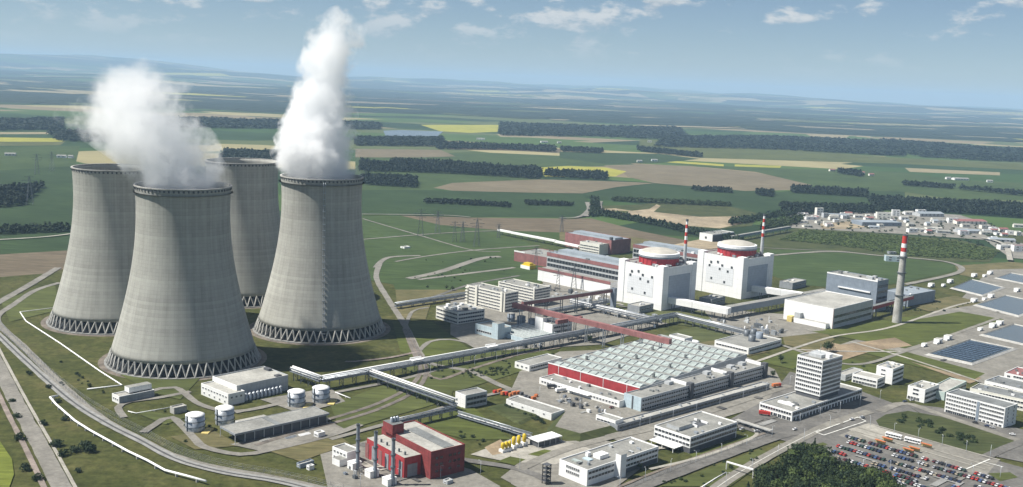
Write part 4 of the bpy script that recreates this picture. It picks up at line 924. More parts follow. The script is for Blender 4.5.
# reactor blocks
def reactor(Np, Lp, Rp, h, lab, seed):
    t, sx, ty = block('reactor_building', lab, 'reactor', Np, Lp, Rp, h, 'white_clean', 'roof_grey', group='two reactor buildings', par=1.6)
    e = sx * .13
    for nm, m, x0, x1, y0, y1 in (('corner_pier', 'white_clean', -.6, e, -.6, e), ('corner_pier', 'white_clean', sx - e, sx + .6, -.6, e), ('corner_pier', 'white_clean', -.6, e, ty - e, ty + .6), ('corner_pier', 'white_clean', sx - e, sx + .6, ty - e, ty + .6)):
        part_box(t, nm, m, x0, x1, y0, y1, 0, h + 2.0)
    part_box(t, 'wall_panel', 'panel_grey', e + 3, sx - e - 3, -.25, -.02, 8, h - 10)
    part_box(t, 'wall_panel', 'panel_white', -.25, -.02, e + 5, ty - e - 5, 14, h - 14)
    # louvre openings scattered over the left face
    for a, z in ((.70, .77), (.73, .68), (.55, .80), (.45, .73), (.50, .63), (.24, .72), (.32, .60), (.67, .36), (.38, .32)):
        o = window_mesh(2.6, 2.8, 'glass', 'pale_grey'); link('louvre', o, t, (-.32, ty * a, h * z), -pi / 2)
    cx, cy_ = sx * .52, ty * .5; r = sx * .36
    b = MB(); b.rev([(r, h - 2), (r, h + 7)], 48, cx, cy_); b.build('containment_drum', 'drum_red', t)
    b = MB(); b.rev([(r + .1, h + 6.9), (r + 1.3, h + 7), (r + 1.3, h + 9)], 48, cx, cy_, smooth=False); b.build('drum_gallery', 'steel_blue', t)
    b = MB(); b.rev([(r + 1.3, h + 9), (r + .9, h + 12.2), (r - 1.5, h + 12.6)], 48, cx, cy_, smooth=False); b.build('drum_cornice', 'white_trim', t)
    b = MB(); b.rev([(r - 1.5, h + 12.6), (r * .8, h + 14.4), (r * .55, h + 15.8), (r * .28, h + 16.6), (.05, h + 16.9)], 48, cx, cy_); b.build('dome', 'roof_beige', t)
    for k in range(24): a = 2 * pi * k / 24; part_box(t, 'drum_rib', 'drum_red', cx + (r + .25) * cos(a) - .3, cx + (r + .25) * cos(a) + .3, cy_ + (r + .25) * sin(a) - .3, cy_ + (r + .25) * sin(a) + .3, h - 1, h + 6.8)
    rooftop(t, sx, ty * .2, h, 6, seed, s=1.6); rooftop(t, sx * .3, ty, h, 5, seed + 1, s=1.6)
    # ventilation stack standing on the far corner
    X, Y = sx * .93, ty * .22; b = MB(); zb, ztop = h - 1, 100.0; n = 11; pr, mi = [], []
    for k in range(n + 1):
        z = zb + (ztop - zb) * k / n; rad = 2.3 - 1.0 * k / n; pr.append((rad, z)); mi.append(2 if k < 4 else (1 if k % 2 else 0))
    b.rev(pr, 16, X, Y, mi=[(2 if k < n - 6 else ((k - (n - 6)) % 2 == 0) * 1) for k in range(n)]); b.rev([(pr[-1][0] + .3, ztop - 1), (pr[-1][0] + .3, ztop + 1.5)], 12, X, Y, mi=3)
    b.build('vent_stack', ['white_trim', 'paint_red', 'pale_grey', 'steel_dark'], t)
    return t, sx, ty
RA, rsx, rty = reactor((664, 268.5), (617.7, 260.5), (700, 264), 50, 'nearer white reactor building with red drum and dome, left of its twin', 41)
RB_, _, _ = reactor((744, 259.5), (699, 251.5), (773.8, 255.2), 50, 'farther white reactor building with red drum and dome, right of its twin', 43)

# turbine halls behind the reactors
def turbine_hall(Np, Lp, Rp, h, lab, depth, seed, front=True):
    t, sx, ty = block('turbine_hall', lab, 'hall', Np, Lp, Rp, h, 'pale_grey', 'roof_metal', sx=depth, group='turbine halls')
    part_box(t, 'red_cladding', 'dull_red', -.4, 0, 0, ty, h - 4.5, h + .2)
    bands(t, 'x', 1, ty - 1, [h * .5, h * .68], 4.2, pitch=5, frame='pale_grey')
    part_box(t, 'roof_monitor', 'roof_metal', sx * .35, sx * .7, 6, ty - 6, h - .8, h + 3.0); rooftop(t, sx, ty, h, 14, seed, s=1.5)
    part_box(t, 'red_cladding', 'dull_red', 0, sx, -.4, 0, h - 6, h + .2)
    if front:   # lower white bay in front with its own red band
        part_box(t, 'front_bay', 'white_clean', -16, -.5, 0, ty, 0, h * .46, 'roof_grey'); part_box(t, 'red_cladding', 'dull_red', -16.4, -16.01, -.2, ty + .2, h * .40, h * .50)
    return t, sx, ty
turbine_hall((620, 266), (548.6, 252), (640, 262), 36, 'turbine hall with two red bands and white lower bay left of the nearer reactor', 46, 51)
turbine_hall((706, 256), (635, 244), (720, 252), 34, 'turbine hall with grey roof and red wall between the two reactor buildings', 46, 53, False)
t, sx, ty = block('switchgear_hall', 'low red walled building with grey roof at the left end of the turbine hall', 'building', (550, 258), (518, 251), (562, 252), 14, 'dull_red', 'roof_grey'); part_box(t, 'parapet_band', 'white_trim', -.3, 0, ty * .7, ty, 14, 16); rooftop(t, sx, ty, 14, 5, 55)
t, sx, ty = block('diesel_hall', 'long red building with ribbed grey roof furthest behind the turbine hall', 'hall', (612, 240.5), (569, 232), (624, 237), 22, 'dull_red', 'roof_metal'); part_box(t, 'roof_vent', 'dark_grey', 3, 7, 3, 7, 21, 26); part_box(t, 'roof_monitor', 'roof_metal', sx * .3, sx * .7, 5, ty - 5, 21.2, 24)
t, sx, ty = block('office_building', 'cream office beside a pale storage tank behind the turbine hall', 'office', (600, 244.5), (582, 241), (607, 242.5), 17, 'cream', 'roof_pale'); bands(t, 'x', 1, ty - 1, [3, 7, 11], 1.6); rooftop(t, sx, ty, 17, 4, 57)
def tank(px, py, r, h, lab, m='galv', rings=2, legs=False, dome=True, name='storage_tank', group=None, roofm=None, z0=0.0):
    P = G(px, py); t = thing(name, lab, 'tank', (P.x, P.y, z0), 0, group); b = MB(); b.rev([(r, 0), (r, h)], 32, cap1=True); b.build('tank_body', m, t)
    if dome: b = MB(); b.rev([(r + .15, h + .003), (r + .15, h + .15), (r * .7, h + r * .16), (r * .3, h + r * .24), (.05, h + r * .27)], 32); b.build('tank_roof', roofm or 'white_trim', t)
    for k in range(rings): z = h * (k + 1) / (rings + 1); b = MB(); b.rev([(r + .02, z - .15), (r + .6, z - .15), (r + .6, z + .15), (r + .02, z + .15)], 32, smooth=False); b.build('stiffening_ring', 'steel_dark', t)
    b = MB(); b.bar((r + .3, 0, 0), (r + .3, 0, h + 1), .5, .3); b.build('tank_ladder', 'steel_dark', t, rz=-2.2); return t
tank(613, 252.5, 5.2, 11, 'pale round storage tank beside the cream office', 'pale_grey', 1)
for px, py, lab in ((511, 321.5, 'left one of three grey tanks behind the blue-grey building'), (521.5, 324.5, 'middle one of three grey tanks behind the blue-grey building'), (532.5, 327.5, 'right one of three grey tanks behind the blue-grey building')):
    tank(px, py, 4.6, 9, lab, 'blue_grey', 1, roofm='roof_grey', group='three grey tanks')
b = MB()
t = thing('transformer', 'yellow steel transformer frame left of the turbine hall', 'transformer', G(530, 270), ANG)
part_box(t, 'tank_body', 'yellow', 0, 12, 0, 16, 0, 6); part_box(t, 'bushing_frame', 'yellow', 2, 9, 2, 14, 6.01, 8.5); part_box(t, 'firewall', 'white_trim', -1, -.4, -1, 17, 0, 5)
for k in range(4): part_box(t, 'radiator', 'yellow_pale', -.35, 0, 1 + 4 * k, 3.5 + 4 * k, .5, 5)

# cream office blocks left of the conveyors
t, sx, ty = block('office_block', 'six storey cream office block with open balcony end, front one of two', 'office', (504.7, 293.4), (467, 284.5), (517, 290.5), 22, 'cream', 'roof_grey')
bands(t, 'x', 5, ty - 4, [1.6 + 3.5 * k for k in range(6)], 1.5, pitch=2.4); bands(t, 'y', 1, sx - 1, [1.6 + 3.5 * k for k in range(6)], 1.6, pitch=2.5); rooftop(t, sx, ty, 22, 10, 61)
for k in range(6): part_box(t, 'balcony', 'cream', -1.8, -.02, ty - 3.4, ty + .5, 1.0 + 3.5 * k, 2.2 + 3.5 * k)
part_box(t, 'stair_tower', 'cream', -1.4, -.02, ty * .70, ty * .70 + 3.5, 0, 23.5); part_box(t, 'stair_tower', 'cream', -1.4, -.02, ty * .05, ty * .05 + 3, 0, 23.2)
t, sx, ty = block('office_block', 'six storey cream office block, rear one of two', 'office', (535, 289), (498, 281), (550, 286), 21, 'cream', 'roof_grey')
bands(t, 'x', 2, ty - 2, [1.6 + 3.4 * k for k in range(6)], 1.5, pitch=2.4); bands(t, 'y', 1, sx - 1, [1.6 + 3.4 * k for k in range(6)], 1.6, pitch=2.5); rooftop(t, sx, ty, 21, 10, 63)
t, sx, ty = block('office_building', 'three storey cream office at the tip of the tower shadow', 'office', (457.5, 312.3), (430.4, 306.6), (488.7, 309.6), 13.5, 'cream', 'roof_grey')
bands(t, 'x', 1, ty - 1, [1.6, 5.6, 9.6], 1.8, pitch=2.4); bands(t, 'y', 1, sx - 1, [1.6, 5.6, 9.6], 1.8, pitch=3); rooftop(t, sx, ty, 13.5, 16, 65, s=1.4)
t, sx, ty = block('treatment_building', 'pale blue-grey building with a taller block and long glazed roof', 'building', (497, 329), (474.8, 323.2), (512, 326), 11, 'pale_blue', 'roof_grey')
bands(t, 'x', 8, ty - 2, [3.5], 2); part_box(t, 'tall_block', 'pale_blue', -.6, 9, -1.2, 7, 0, 16.5, 'roof_grey')
t, sx, ty = block('glazed_hall', 'long low hall with pale green glazed roof between blue-grey block and tanks', 'hall', (524, 338.5), (494, 328.5), (556, 331.5), 5, 'pale_blue', 'glass_green')
for k in range(7): part_box(t, 'roof_rib', 'pale_grey', sx * (k + .5) / 7, sx * (k + .5) / 7 + .5, .6, ty - .6, 4.2, 5.5)
t, sx, ty = block('pump_house', 'small white tower with lower grey rear wing beside the pipe bridge', 'building', (553, 324.5), (537, 319.5), (572, 321), 13, 'white', 'roof_grey')
part_box(t, 'tower', 'white_clean', -.5, 5, ty * .55, ty, 0, 17, 'roof_grey'); bands(t, 'y', 2, sx - 1, [4, 8.5], 1.8); rooftop(t, sx, ty, 13, 4, 66)
t, sx, ty = block('water_treatment_shed', 'white building with two dark tanks on a grey flat roof right of the workshop', 'building', (749, 348), (719, 339), (778, 338), 7, 'white', 'roof_grey')
bands(t, 'x', 2, ty - 2, [3], 1.6); bands(t, 'y', 2, sx - 2, [3], 1.8)
for k, (x, y, r) in enumerate(((sx * .5, ty * .4, 3.6), (sx * .78, ty * .45, 3.6), (sx * .9, ty * .75, 3.2), (sx * .75, ty * .8, 3.2))): b = MB(); b.rev([(r, 6.2), (r, 12.5)], 20, x, y, cap1=True); b.build('tank', 'steel_dark' if k != 1 else 'blue_grey', t)
t, sx, ty = block('transfer_house', 'small white house where the long red conveyor ends at the workshop', 'building', (685, 338.5), (670, 334.5), (692, 336.5), 14, 'white', 'roof_grey')
windows(t, 'x', 1, ty - 1, 3, 8, 1, 2, 3, 2.4); P = G(693, 346); 
tank(694, 348, 5, 7, 'squat blue-grey tank beside the red conveyor end', 'blue_grey', 1)

# auxiliary boiler house with its chimney
t, sx, ty = block('boiler_house', 'big white boxy boiler hall with blank lit wall and grey side', 'hall', (834, 308.8), (784, 299.4), (874.5, 299.4), 23, 'white_clean', 'roof_pale')
part_box(t, 'side_cladding', 'pale_grey', .02, sx, -.3, -.02, .1, 22.4); bands(t, 'y', 2, sx - 2, [5, 12], 3, plane=-.3, frame='pale_grey'); part_box(t, 'corner_trim', 'dull_red', -.25, .25, -.35, -.05, 0, 22.9)
part_box(t, 'low_annex', 'white_clean', -7, -.05, 4, ty * .72, 0, 6, 'roof_pale'); part_box(t, 'entrance_tower', 'yellow_pale', -9, -2, ty * .74, ty * .84, 0, 7); part_box(t, 'plant_box', 'pale_grey', -6, -.05, ty * .60, ty * .72, 6.01, 12)
t, sx, ty = block('bunker_block', 'tall dark grey windowless block behind the white boiler hall', 'building', (878, 281), (826.8, 272), (892, 279.5), 38, 'blue_grey', 'roof_grey')
part_box(t, 'parapet_band', 'white_trim', -.3, 0, 0, ty, 36.6, 38.2); bands(t, 'y', 2, sx - 1, [8, 15, 22, 29], 3, frame='blue_grey'); rooftop(t, sx, ty, 38, 8, 71, s=1.8); part_box(t, 'duct', 'white_trim', -1.5, -.02, 8, ty * .75, 22, 23.4)
t, sx, ty = block('grey_hall', 'blue-grey hall with pale roof behind the tall chimney', 'hall', (909, 295), (895, 288), (932, 289.5), 15, 'blue_grey', 'roof_metal'); rooftop(t, sx, ty, 15, 6, 73)
t = thing('conveyor_bridge', 'dark red raised conveyor beside the white boiler hall and chimney', 'conveyor', (0, 0, 0)); A_, B_ = G(851, 313, 12), G(912, 297, 12)
def run(t, A_, B_, zb, zt_, w, m, roofm, post=None, npost=5, post_m='steel_dark', nm='gallery'):
    d = (B_ - A_); d.z = 0; L = d.length; d.normalize(); n = Vector((-d.y, d.x, 0)); b = MB()
    def q(a, s_, z): p = A_ + d * a + n * s_ * w / 2; return (p.x, p.y, z)
    for s_ in (-1, 1): f = [q(0, s_, zb), q(L, s_, zb), q(L, s_, zt_), q(0, s_, zt_)]; b.face(f if s_ < 0 else f[::-1])
    b.face([q(0, -1, zt_), q(L, -1, zt_), q(L, 1, zt_), q(0, 1, zt_)], 1); b.face([q(0, 1, zb), q(L, 1, zb), q(L, -1, zb), q(0, -1, zb)])
    b.face([q(0, 1, zb), q(0, -1, zb), q(0, -1, zt_), q(0, 1, zt_)]); b.face([q(L, -1, zb), q(L, 1, zb), q(L, 1, zt_), q(L, -1, zt_)])
    b.build(nm, [m, roofm], t)
    for k in range(npost):
        a = L * (k + .5) / npost; c = MB()
        for s_ in (-.8, .8): p = q(a, s_, 0); c.bar(p, (p[0], p[1], zb + .2), post or .7)
        c.bar(q(a, -.8, zb * .5), q(a, .8, zb * .5), .35); c.bar(q(a, -.8, 0), q(a, .8, zb * .5), .2); c.build('trestle', post_m, t)
run(t, A_, B_, 10, 14, 5, 'red', 'roof_dark', 1.0, 4)
def chimney():
    P = G(896.7, 322.8); t = thing('chimney', 'tall tapered concrete chimney with red and white bands at its top', 'chimney', (P.x, P.y, 0)); H = 101.5
    def r(z): return 5.2 - 2.4 * z / H
    zc = 78.0; b = MB(); b.rev([(r(z), z) for z in (0, 10, 20, 30, 40, 50, 60, 70, zc)], 32); b.build('shaft', 'concrete', t)
    b = MB(); zs = [zc + (H - zc) * k / 5 for k in range(6)]; b.rev([(r(z), z) for z in zs], 32, mi=[0, 1, 0, 1, 1]); b.build('warning_bands', ['white_trim', 'paint_red'], t)
    for z in (32, 58, 76): b = MB(); b.rev([(r(z) + .02, z), (r(z) + 1.3, z + .1), (r(z) + 1.3, z + 1.1), (r(z) + .02, z + 1.1)], 32, smooth=False); b.build('platform', 'steel_dark', t)
    b = MB(); b.rev([(r(H) + .2, H - .5), (r(H) + .2, H + .6), (r(H) - .7, H + .6), (r(H) - .7, H - 3)], 32, smooth=False); b.build('cap', 'steel_dark', t)
    b = MB(); b.bar((r(0) + .3, 0, 0), (r(H) + .3, 0, H), .6, .3); b.build('ladder', 'steel_dark', t, rz=-1.0)
chimney()
def gallery(lab, a, b_, zb, zt_, w, m, rf, n, name='raised_corridor', cat='corridor', pm='steel_dark', post=None):
    t = thing(name, lab, cat, (0, 0, 0)); run(t, G(*a, zt_), G(*b_, zt_), zb, zt_, w, m, rf, post, n, pm); return t
# white raised corridors between reactors and auxiliary building
gallery('white raised corridor leading from the nearer reactor', (669, 296.6), (730, 308), 8, 15, 8, 'white_clean', 'white_trim', 6)
gallery('white raised corridor leading from the farther reactor', (748, 284.5), (803, 292.5), 8, 15, 8, 'white_clean', 'white_trim', 6)
gallery('long grey raised corridor joining both white corridors to the boiler hall', (727, 306.5), (826, 289), 7, 14, 9, 'blue_grey', 'roof_grey', 12)
for a, lab in (((640, 306.5), 'dark low annex at the foot of the nearer reactor'), ((712, 299.5), 'grey low annex between the two reactors'), ((793, 283), 'grey low annex right of the farther reactor')):
    t, sx, ty = block('reactor_annex', lab, 'annex', a, (a[0] - 12, a[1] - 2.5), (a[0] + 12, a[1] - 3.5), 9, 'mid_grey', 'roof_pale'); bands(t, 'y', 1, sx - 1, [4], 1.5); rooftop(t, sx, ty, 9, 3, int(a[0]))
# red conveyors
gallery('long red raised conveyor running from the office blocks to the workshop', (514, 302.5), (671, 339), 19, 24, 4.5, 'dull_red', 'dull_red', 9, 'conveyor_bridge', 'conveyor', 'galv', .9)
gallery('dark red conveyor crossing towards the nearer reactor', (523, 301.5), (613, 288.5), 19, 23, 4.0, 'dull_red', 'roof_dark', 6, 'conveyor_bridge', 'conveyor', 'steel_dark', .9)
gallery('short red conveyor branch above the white pump tower', (557, 320), (582, 316), 17, 21, 3.5, 'dull_red', 'dull_red', 2, 'conveyor_bridge', 'conveyor', 'steel_dark', .8)
t, sx, ty = block('conveyor_shaft', 'narrow grey shaft at the reactor end of the dark conveyor', 'shaft', (615, 288.5), (612, 287.5), (618, 287.5), 24, 'blue_grey', 'roof_grey', sx=5, ty=5)
gallery('long grey raised conveyor on the horizon side right of the quarry', (731, 236), (790, 226), 7, 11, 6, 'blue_grey', 'roof_grey', 8, 'conveyor_bridge', 'conveyor')
t, sx, ty = block('conveyor_house', 'white and dark house at the near end of the long far conveyor', 'building', (713, 234.5), (704, 232), (732, 231.5), 13, 'white', 'roof_grey'); part_box(t, 'dark_side', 'dark_grey', .3, sx, -.3, -.02, .1, 11.5); windows(t, 'x', ty * .3, ty * .7, 3, 9, 1, 1, 4, 4)
gallery('long low white gallery at the field edge left of the red building', (498, 229), (556, 240), 6, 9, 5, 'white_trim', 'white_trim', 8, 'conveyor_bridge', 'gallery'); gallery('lower white gallery section nearer the cream office', (556, 240.5), (580, 245.5), 5, 8, 6, 'white_trim', 'white_trim', 4, 'conveyor_bridge', 'gallery')

# pipe bridges
PIPE_C = {}
def pipe_bridge(lab, a, b_, z, w, n, pipes=('galv', 'galv', 'white_trim'), deck='steel_blue', loops=(), group='pipe bridges', truss=True):
    A_, B_ = G(*a, z), G(*b_, z); d = B_ - A_; L = d.length; d.normalize(); nn = Vector((-d.y, d.x, 0)); t = thing('pipe_bridge', lab, 'pipe bridge', (0, 0, 0), 0, group)
    for s_ in (-1, 1):
        m = MB(); o = nn * s_ * w / 2
        m.bar(A_ + o - Vector((0, 0, 2.6)), B_ + o - Vector((0, 0, 2.6)), .5, .7); m.bar(A_ + o, B_ + o, .4, .4)
        if truss:
            k = int(L / 6)
            for i in range(k):
                p, q = A_ + d * L * i / k + o, A_ + d * L * (i + 1) / k + o; lo = Vector((0, 0, 2.5)); m.bar(p - (lo if i % 2 else lo * 0), q - (lo * 0 if i % 2 else lo), .25)
        m.build('side_truss', deck, t)
    m = MB(); p0, p1 = A_ - Vector((0, 0, 2.9)), B_ - Vector((0, 0, 2.9)); m.bar(p0, p1, w, .3); m.build('deck', 'steel_dark', t)
    for k, pm in enumerate(pipes):
        o = nn * ((k + .5) / len(pipes) - .5) * (w - .6); r = .42 + .16 * ((k * 7) % 3); m = MB(); zz = Vector((0, 0, -2.2 + r if k % 2 else .3 + r)); m.tube([A_ + o + zz, B_ + o + zz], r, 10); m.build('pipe', pm, t)
    for k in range(n):
        c = A_ + d * L * (k + .5) / n; m = MB()
        for s_ in (-1, 1): p = c + nn * s_ * w * .42; m.bar((p.x, p.y, 0), (p.x, p.y, z - 2.9), .6)
        p, q = c + nn * w * .42, c - nn * w * .42; m.bar((p.x, p.y, .5), (q.x, q.y, z - 3), .22); m.bar((q.x, q.y, .5), (p.x, p.y, z - 3), .22); m.build('trestle', 'steel_dark', t)
    for f in loops:
        c = A_ + d * L * f; m = MB(); h = Vector((0, 0, 1.2)); m.bar(c + h - d * 6, c + h + d * 6, w * .8, .8); m.tube([c + h + d * 6 + nn * 2, c + h * 2.2 + d * 6 + nn * 2, c + h * 2.2 - d * 6 + nn * 2], .5, 8); m.build('expansion_loop', 'white_trim', t)
    return t
pipe_bridge('main grey pipe bridge running diagonally past the right cooling tower', (321, 377.6), (602, 327.7), 10, 6.5, 26, ('galv', 'galv', 'white_trim', 'galv'), loops=(.29, .55))
pipe_bridge('far end of the main pipe bridge below the nearer reactor', (602, 327.7), (676, 313.7), 10, 6.5, 9, ('galv', 'galv', 'galv', 'galv'))
pipe_bridge('white topped short pipe bridge from the pump hall under the towers', (292, 367.5), (321, 377.6), 10, 5, 4, ('white_trim', 'white_trim', 'white_trim', 'galv'))
pipe_bridge('white pipe bridge crossing the railway tracks to the grey pump house', (366, 369.6), (455, 400.6), 9, 5, 9, ('white_trim', 'galv', 'white_trim'))
pipe_bridge('blue-grey pipe bridge between the red heating plant and the pump house', (392, 420), (456, 405.5), 8, 3.2, 6, ('galv', 'steel_blue'))
pipe_bridge('low grey pipe bridge descending to the yellow silos', (458, 411.5), (532, 433.5), 5, 2.6, 9, ('galv', 'white_trim'))
pipe_bridge('pipe bridge with white pipe running from the reactor to the treatment shed', (676, 314), (745, 331), 9, 4.5, 9, ('white_trim', 'galv', 'galv'))
pipe_bridge('white pipe bridge parallel to the long red conveyor', (571, 300), (662, 320), 8, 4, 10, ('white_trim', 'white_trim', 'galv'))
pipe_bridge('low pipe bridge behind the office blocks along the grass', (395, 304), (500, 288), 6, 4, 10, ('galv', 'steel_blue', 'galv'))
pipe_bridge('low dark pipe bridge along the reactor side yard', (540, 312), (610, 300), 6, 4, 7, ('galv', 'steel_blue', 'galv'))

# pump hall and small buildings in front of the towers
t, sx, ty = block('pump_hall', 'long grey pump hall with pale roof in front of the nearest tower', 'hall', (236.8, 385.5), (213.6, 375.7), (287, 374.3), 12.5, 'pale_grey', 'roof_pale')
part_box(t, 'front_wall', 'white_clean', -.3, 0, 0, ty, 8, 12.6); part_box(t, 'roof_hatch', 'dark_grey', sx * .8, sx * .9, 2, 6, 11.7, 13); part_box(t, 'roof_hatch', 'dark_grey', sx * .9, sx * .97, ty * .6, ty * .8, 11.7, 13.6)
pp = block('pump_hall_wing', 'white low wing with a row of small windows joined to the grey pump hall', 'building', (228, 394), (198, 383.5), (244.5, 390.5), 9.3, 'white', 'roof_pale'); windows(pp[0], 'x', 1, pp[2] - 1, 4.5, 8, 1, 9, 2.0, 1.2); windows(pp[0], 'x', 1, pp[2] - 1, .6, 4.2, 1, 5, 1.5, 1.4); windows(pp[0], 'y', 1, pp[1] - 1, 4, 8, 1, 3, 1.6, 1.4)
for k in range(10):
    m = MB(); x = 6 + k * (sx - 12) / 10; m.rev([(1.5, 0), (1.5, 5.2)], 14, x, -3, cap1=True); m.rev([(1.6, 5.2), (.5, 6.3)], 14, x, -3, cap1=True); m.build('vent_silo', 'galv', t)
t, sx, ty = block('gatehouse', 'small grey and white building with a raised roof below the nearest tower', 'building', (119, 396.5), (111, 393.3), (152, 388.5), 6, 'white', 'roof_pale'); windows(t, 'x', 1, ty - 1, 1.5, 4.5, 1, 3, 1.6, 1.4); part_box(t, 'side_cladding', 'mid_grey', .05, sx, -.25, -.02, .1, 5.5); part_box(t, 'upper_floor', 'white', sx * .35, sx * 1.0, ty * .35, ty * .98, 6.003, 10, 'roof_grey')
t, sx, ty = block('concrete_shed', 'small plain grey shed left of the four round tanks', 'shed', (174, 407.8), (170, 405.8), (186, 404.8), 5, 'concrete', 'roof_pale', ty=6)
for px, py, lab in ((195, 430, 'leftmost of the four banded steel tanks'), (224.5, 423, 'second of the four banded steel tanks from the left'), (296, 405.5, 'third of the four banded steel tanks from the left, behind the open shed'), (320.5, 401.5, 'rightmost of the four banded steel tanks, near the pipe bridge')):
    tank(px, py, 6.6, 11.5, lab, 'galv', 2, group='four banded steel tanks')
    P = G(px, py); b = MB(); b.box(6.9, 12, -9, 4, 0, 1.2); tag(b.build('bund_wall', 'yellow_pale', None, (P.x, P.y, 0), ANG - .8), 'low ochre bund beside the tank, ' + lab.split(',')[0].replace('of the four banded steel tanks', 'one').strip(), 'bund', 'tank bunds')
t, sx, ty = block('open_shed', 'open sided loading shed with long grey roof on columns', 'shed', (234.8, 433.8), (220.8, 425.4), (329, 412.8), 8, 'mid_grey', 'roof_grey', z0=6.6, par=.25)
part_box(t, 'shade_block', 'dark_grey', 8, sx - 2, 1.2, ty - 1.0, 0, 6.55);  # solid dark block painted as the shade under the open roof
for k in range(11):
    for y in (.2, ty - .6): part_box(t, 'column', 'pale_grey', sx * k / 10.3 + .2, sx * k / 10.3 + .6, y, y + .4, 0, 6.6)
part_box(t, 'roof_gutter', 'roof_dark', sx * .42, sx * .44 + 3, .6, ty - .6, 7.78, 7.95); part_box(t, 'white_store', 'white', sx * .2, sx * .5, ty + .3, ty + 6, 0, 7.2, 'roof_pale')
t, sx, ty = block('site_hut', 'tiny white hut in front of the open loading shed', 'hut', (318, 433), (314, 431.5), (324, 430.5), 4, 'white_trim', 'roof_pale', sx=6, ty=5); windows(t, 'x', .5, 4.5, 1, 3.4, 1, 2, 1.2, 1.2)
for k, (px, py) in enumerate(((300, 437), (287, 440), (306, 432), (262, 443))): t = thing('pipe_rack', ['bundle of pale pipes beside the open shed', 'second pipe bundle beside the open shed', 'dark stack of sheets by the open shed', 'low stack of beams at the shed corner'][k], 'stack', G(px, py), ANG + .1 * k); [part_box(t, 'bundle', ('white_trim', 'galv', 'steel_dark', 'concrete')[k], 0, 9, .8 * j, .8 * j + .7, 0, .8 + .3 * (j % 2)) for j in range(4)]
# red heating plant with three thin stacks
t, sx, ty = block('heating_plant', 'red boxy heating plant with grey roof and lower front bay', 'building', (430.7, 451.6), (391, 424.5), (464, 443.4), 19, 'brick_red', 'roof_pale')
HP = (t, sx, ty)
part_box(t, 'roof_strip', 'roof_dark', sx * .45, sx * .75, 3, ty * .8, 18.2, 18.5)
l0 = G(404, 458.4, 14.5) - t.location; x_, y_ = l0.dot(U), l0.dot(V); yl = (G(359.3, 440, 14.5) - t.location).dot(V)
part_box(t, 'front_bay', 'red', x_, -.5, y_, yl, 0, 14.5, 'roof_pale')
for k in range(6):
    part_box(t, 'roof_vent', 'steel_dark', x_ + 3, x_ + 4, y_ + 4 + 7 * k, y_ + 5 + 7 * k, 14.4, 16.6)
    part_box(t, 'bay_panel', 'dull_red' if k % 2 else 'mid_grey', x_ - .25, x_ - .01, y_ + 2 + 8 * k, y_ + 6 + 8 * k, 1, 11)
part_box(t, 'side_panel', 'mid_grey', x_ + 2.5, x_ + 10, y_ - .25, y_ - .01, .5, 9.5)
windows(t, 'y', 3, sx - 3, 3, 16, 3, 6, 2.2, 1.6, frame='brick_red', skip=.3)
part_box(t, 'penthouse', 'brick_red', -2, 7, ty * .72, ty * .92, 18.2, 25, 'roof_dark')
for k in range(3): b = MB(); b.rev([(1.1, 25), (1.1, 28), (.2, 28.6)], 14, 1 + 2.3 * k, ty * .82, cap1=True); b.build('roof_silo', 'galv', t)
for k, (px, py, yt, lab) in enumerate(((357, 469.6, 424, 'leftmost of three slim grey stacks'), (374.5, 477.7, 431, 'middle one of three slim grey stacks'), (392, 485.7, 437.5, 'rightmost of three slim grey stacks'))):
    P = G(px, py); t = thing('steel_stack', lab + ' in front of the red heating plant', 'stack', (P.x, P.y, 0), ANG, 'three slim stacks'); b = MB(); b.rev([(1.5, 0), (1.5, 6), (1.15, 7), (1.15, 30.5)], 18); b.build('shaft', 'steel_blue', t)
    b = MB(); b.rev([(1.3, 29.8), (1.3, 31), (.8, 31), (.8, 29)], 18, smooth=False); b.build('cap', 'steel_dark', t)
    for z in (12, 20): b = MB(); b.rev([(1.2, z), (1.7, z), (1.7, z + .8), (1.2, z + .8)], 18, smooth=False); b.build('collar', 'steel_dark', t)
    b = MB(); b.box(-6, 1, 2.5, 8.5, 0, 5); b.box(-6.2, 1.2, 2.3, 8.7, 5, 5.3); tag(b.build('boiler_container', 'white', None, (P.x + 3.5, P.y - 1.0, 0), ANG), 'white boiler container at the foot of the ' + lab.split(' of')[0].replace(' one', '') + ' slim stack', 'container', 'boiler containers')
t, sx, ty = block('office_building', 'small white two storey building left of the slim grey stacks', 'building', (346.8, 452.3), (333, 445.8), (356, 447.2), 9, 'white', 'roof_grey'); windows(t, 'x', 1, ty - 1, 1, 8.4, 2, 4, 1.8, 1.4); part_box(t, 'lower_wing', 'white', -.02 - 6, -.02, 0, ty * .5, 0, 5, 'roof_grey')
t, sx, ty = block('pump_house', 'plain grey two storey pump house at the pipe bridge end', 'building', (465.5, 395.2), (453, 391.5), (488, 391.3), 11, 'pale_grey', 'roof_grey'); bands(t, 'y', 1, sx - 1, [2.5, 6.5], 2, pitch=3, frame='mid_grey'); part_box(t, 'bright_end', 'white', -.3, -.02, 0, ty, .1, 10.8)
t, sx, ty = block('long_store', 'long low white store beside the orange crates', 'store', (552, 413.4), (506, 398.7), (564, 409), 5.5, 'white', 'roof_grey'); windows(t, 'x', 2, ty - 2, 1.5, 5, 1, 4, 1.6, 1.2)
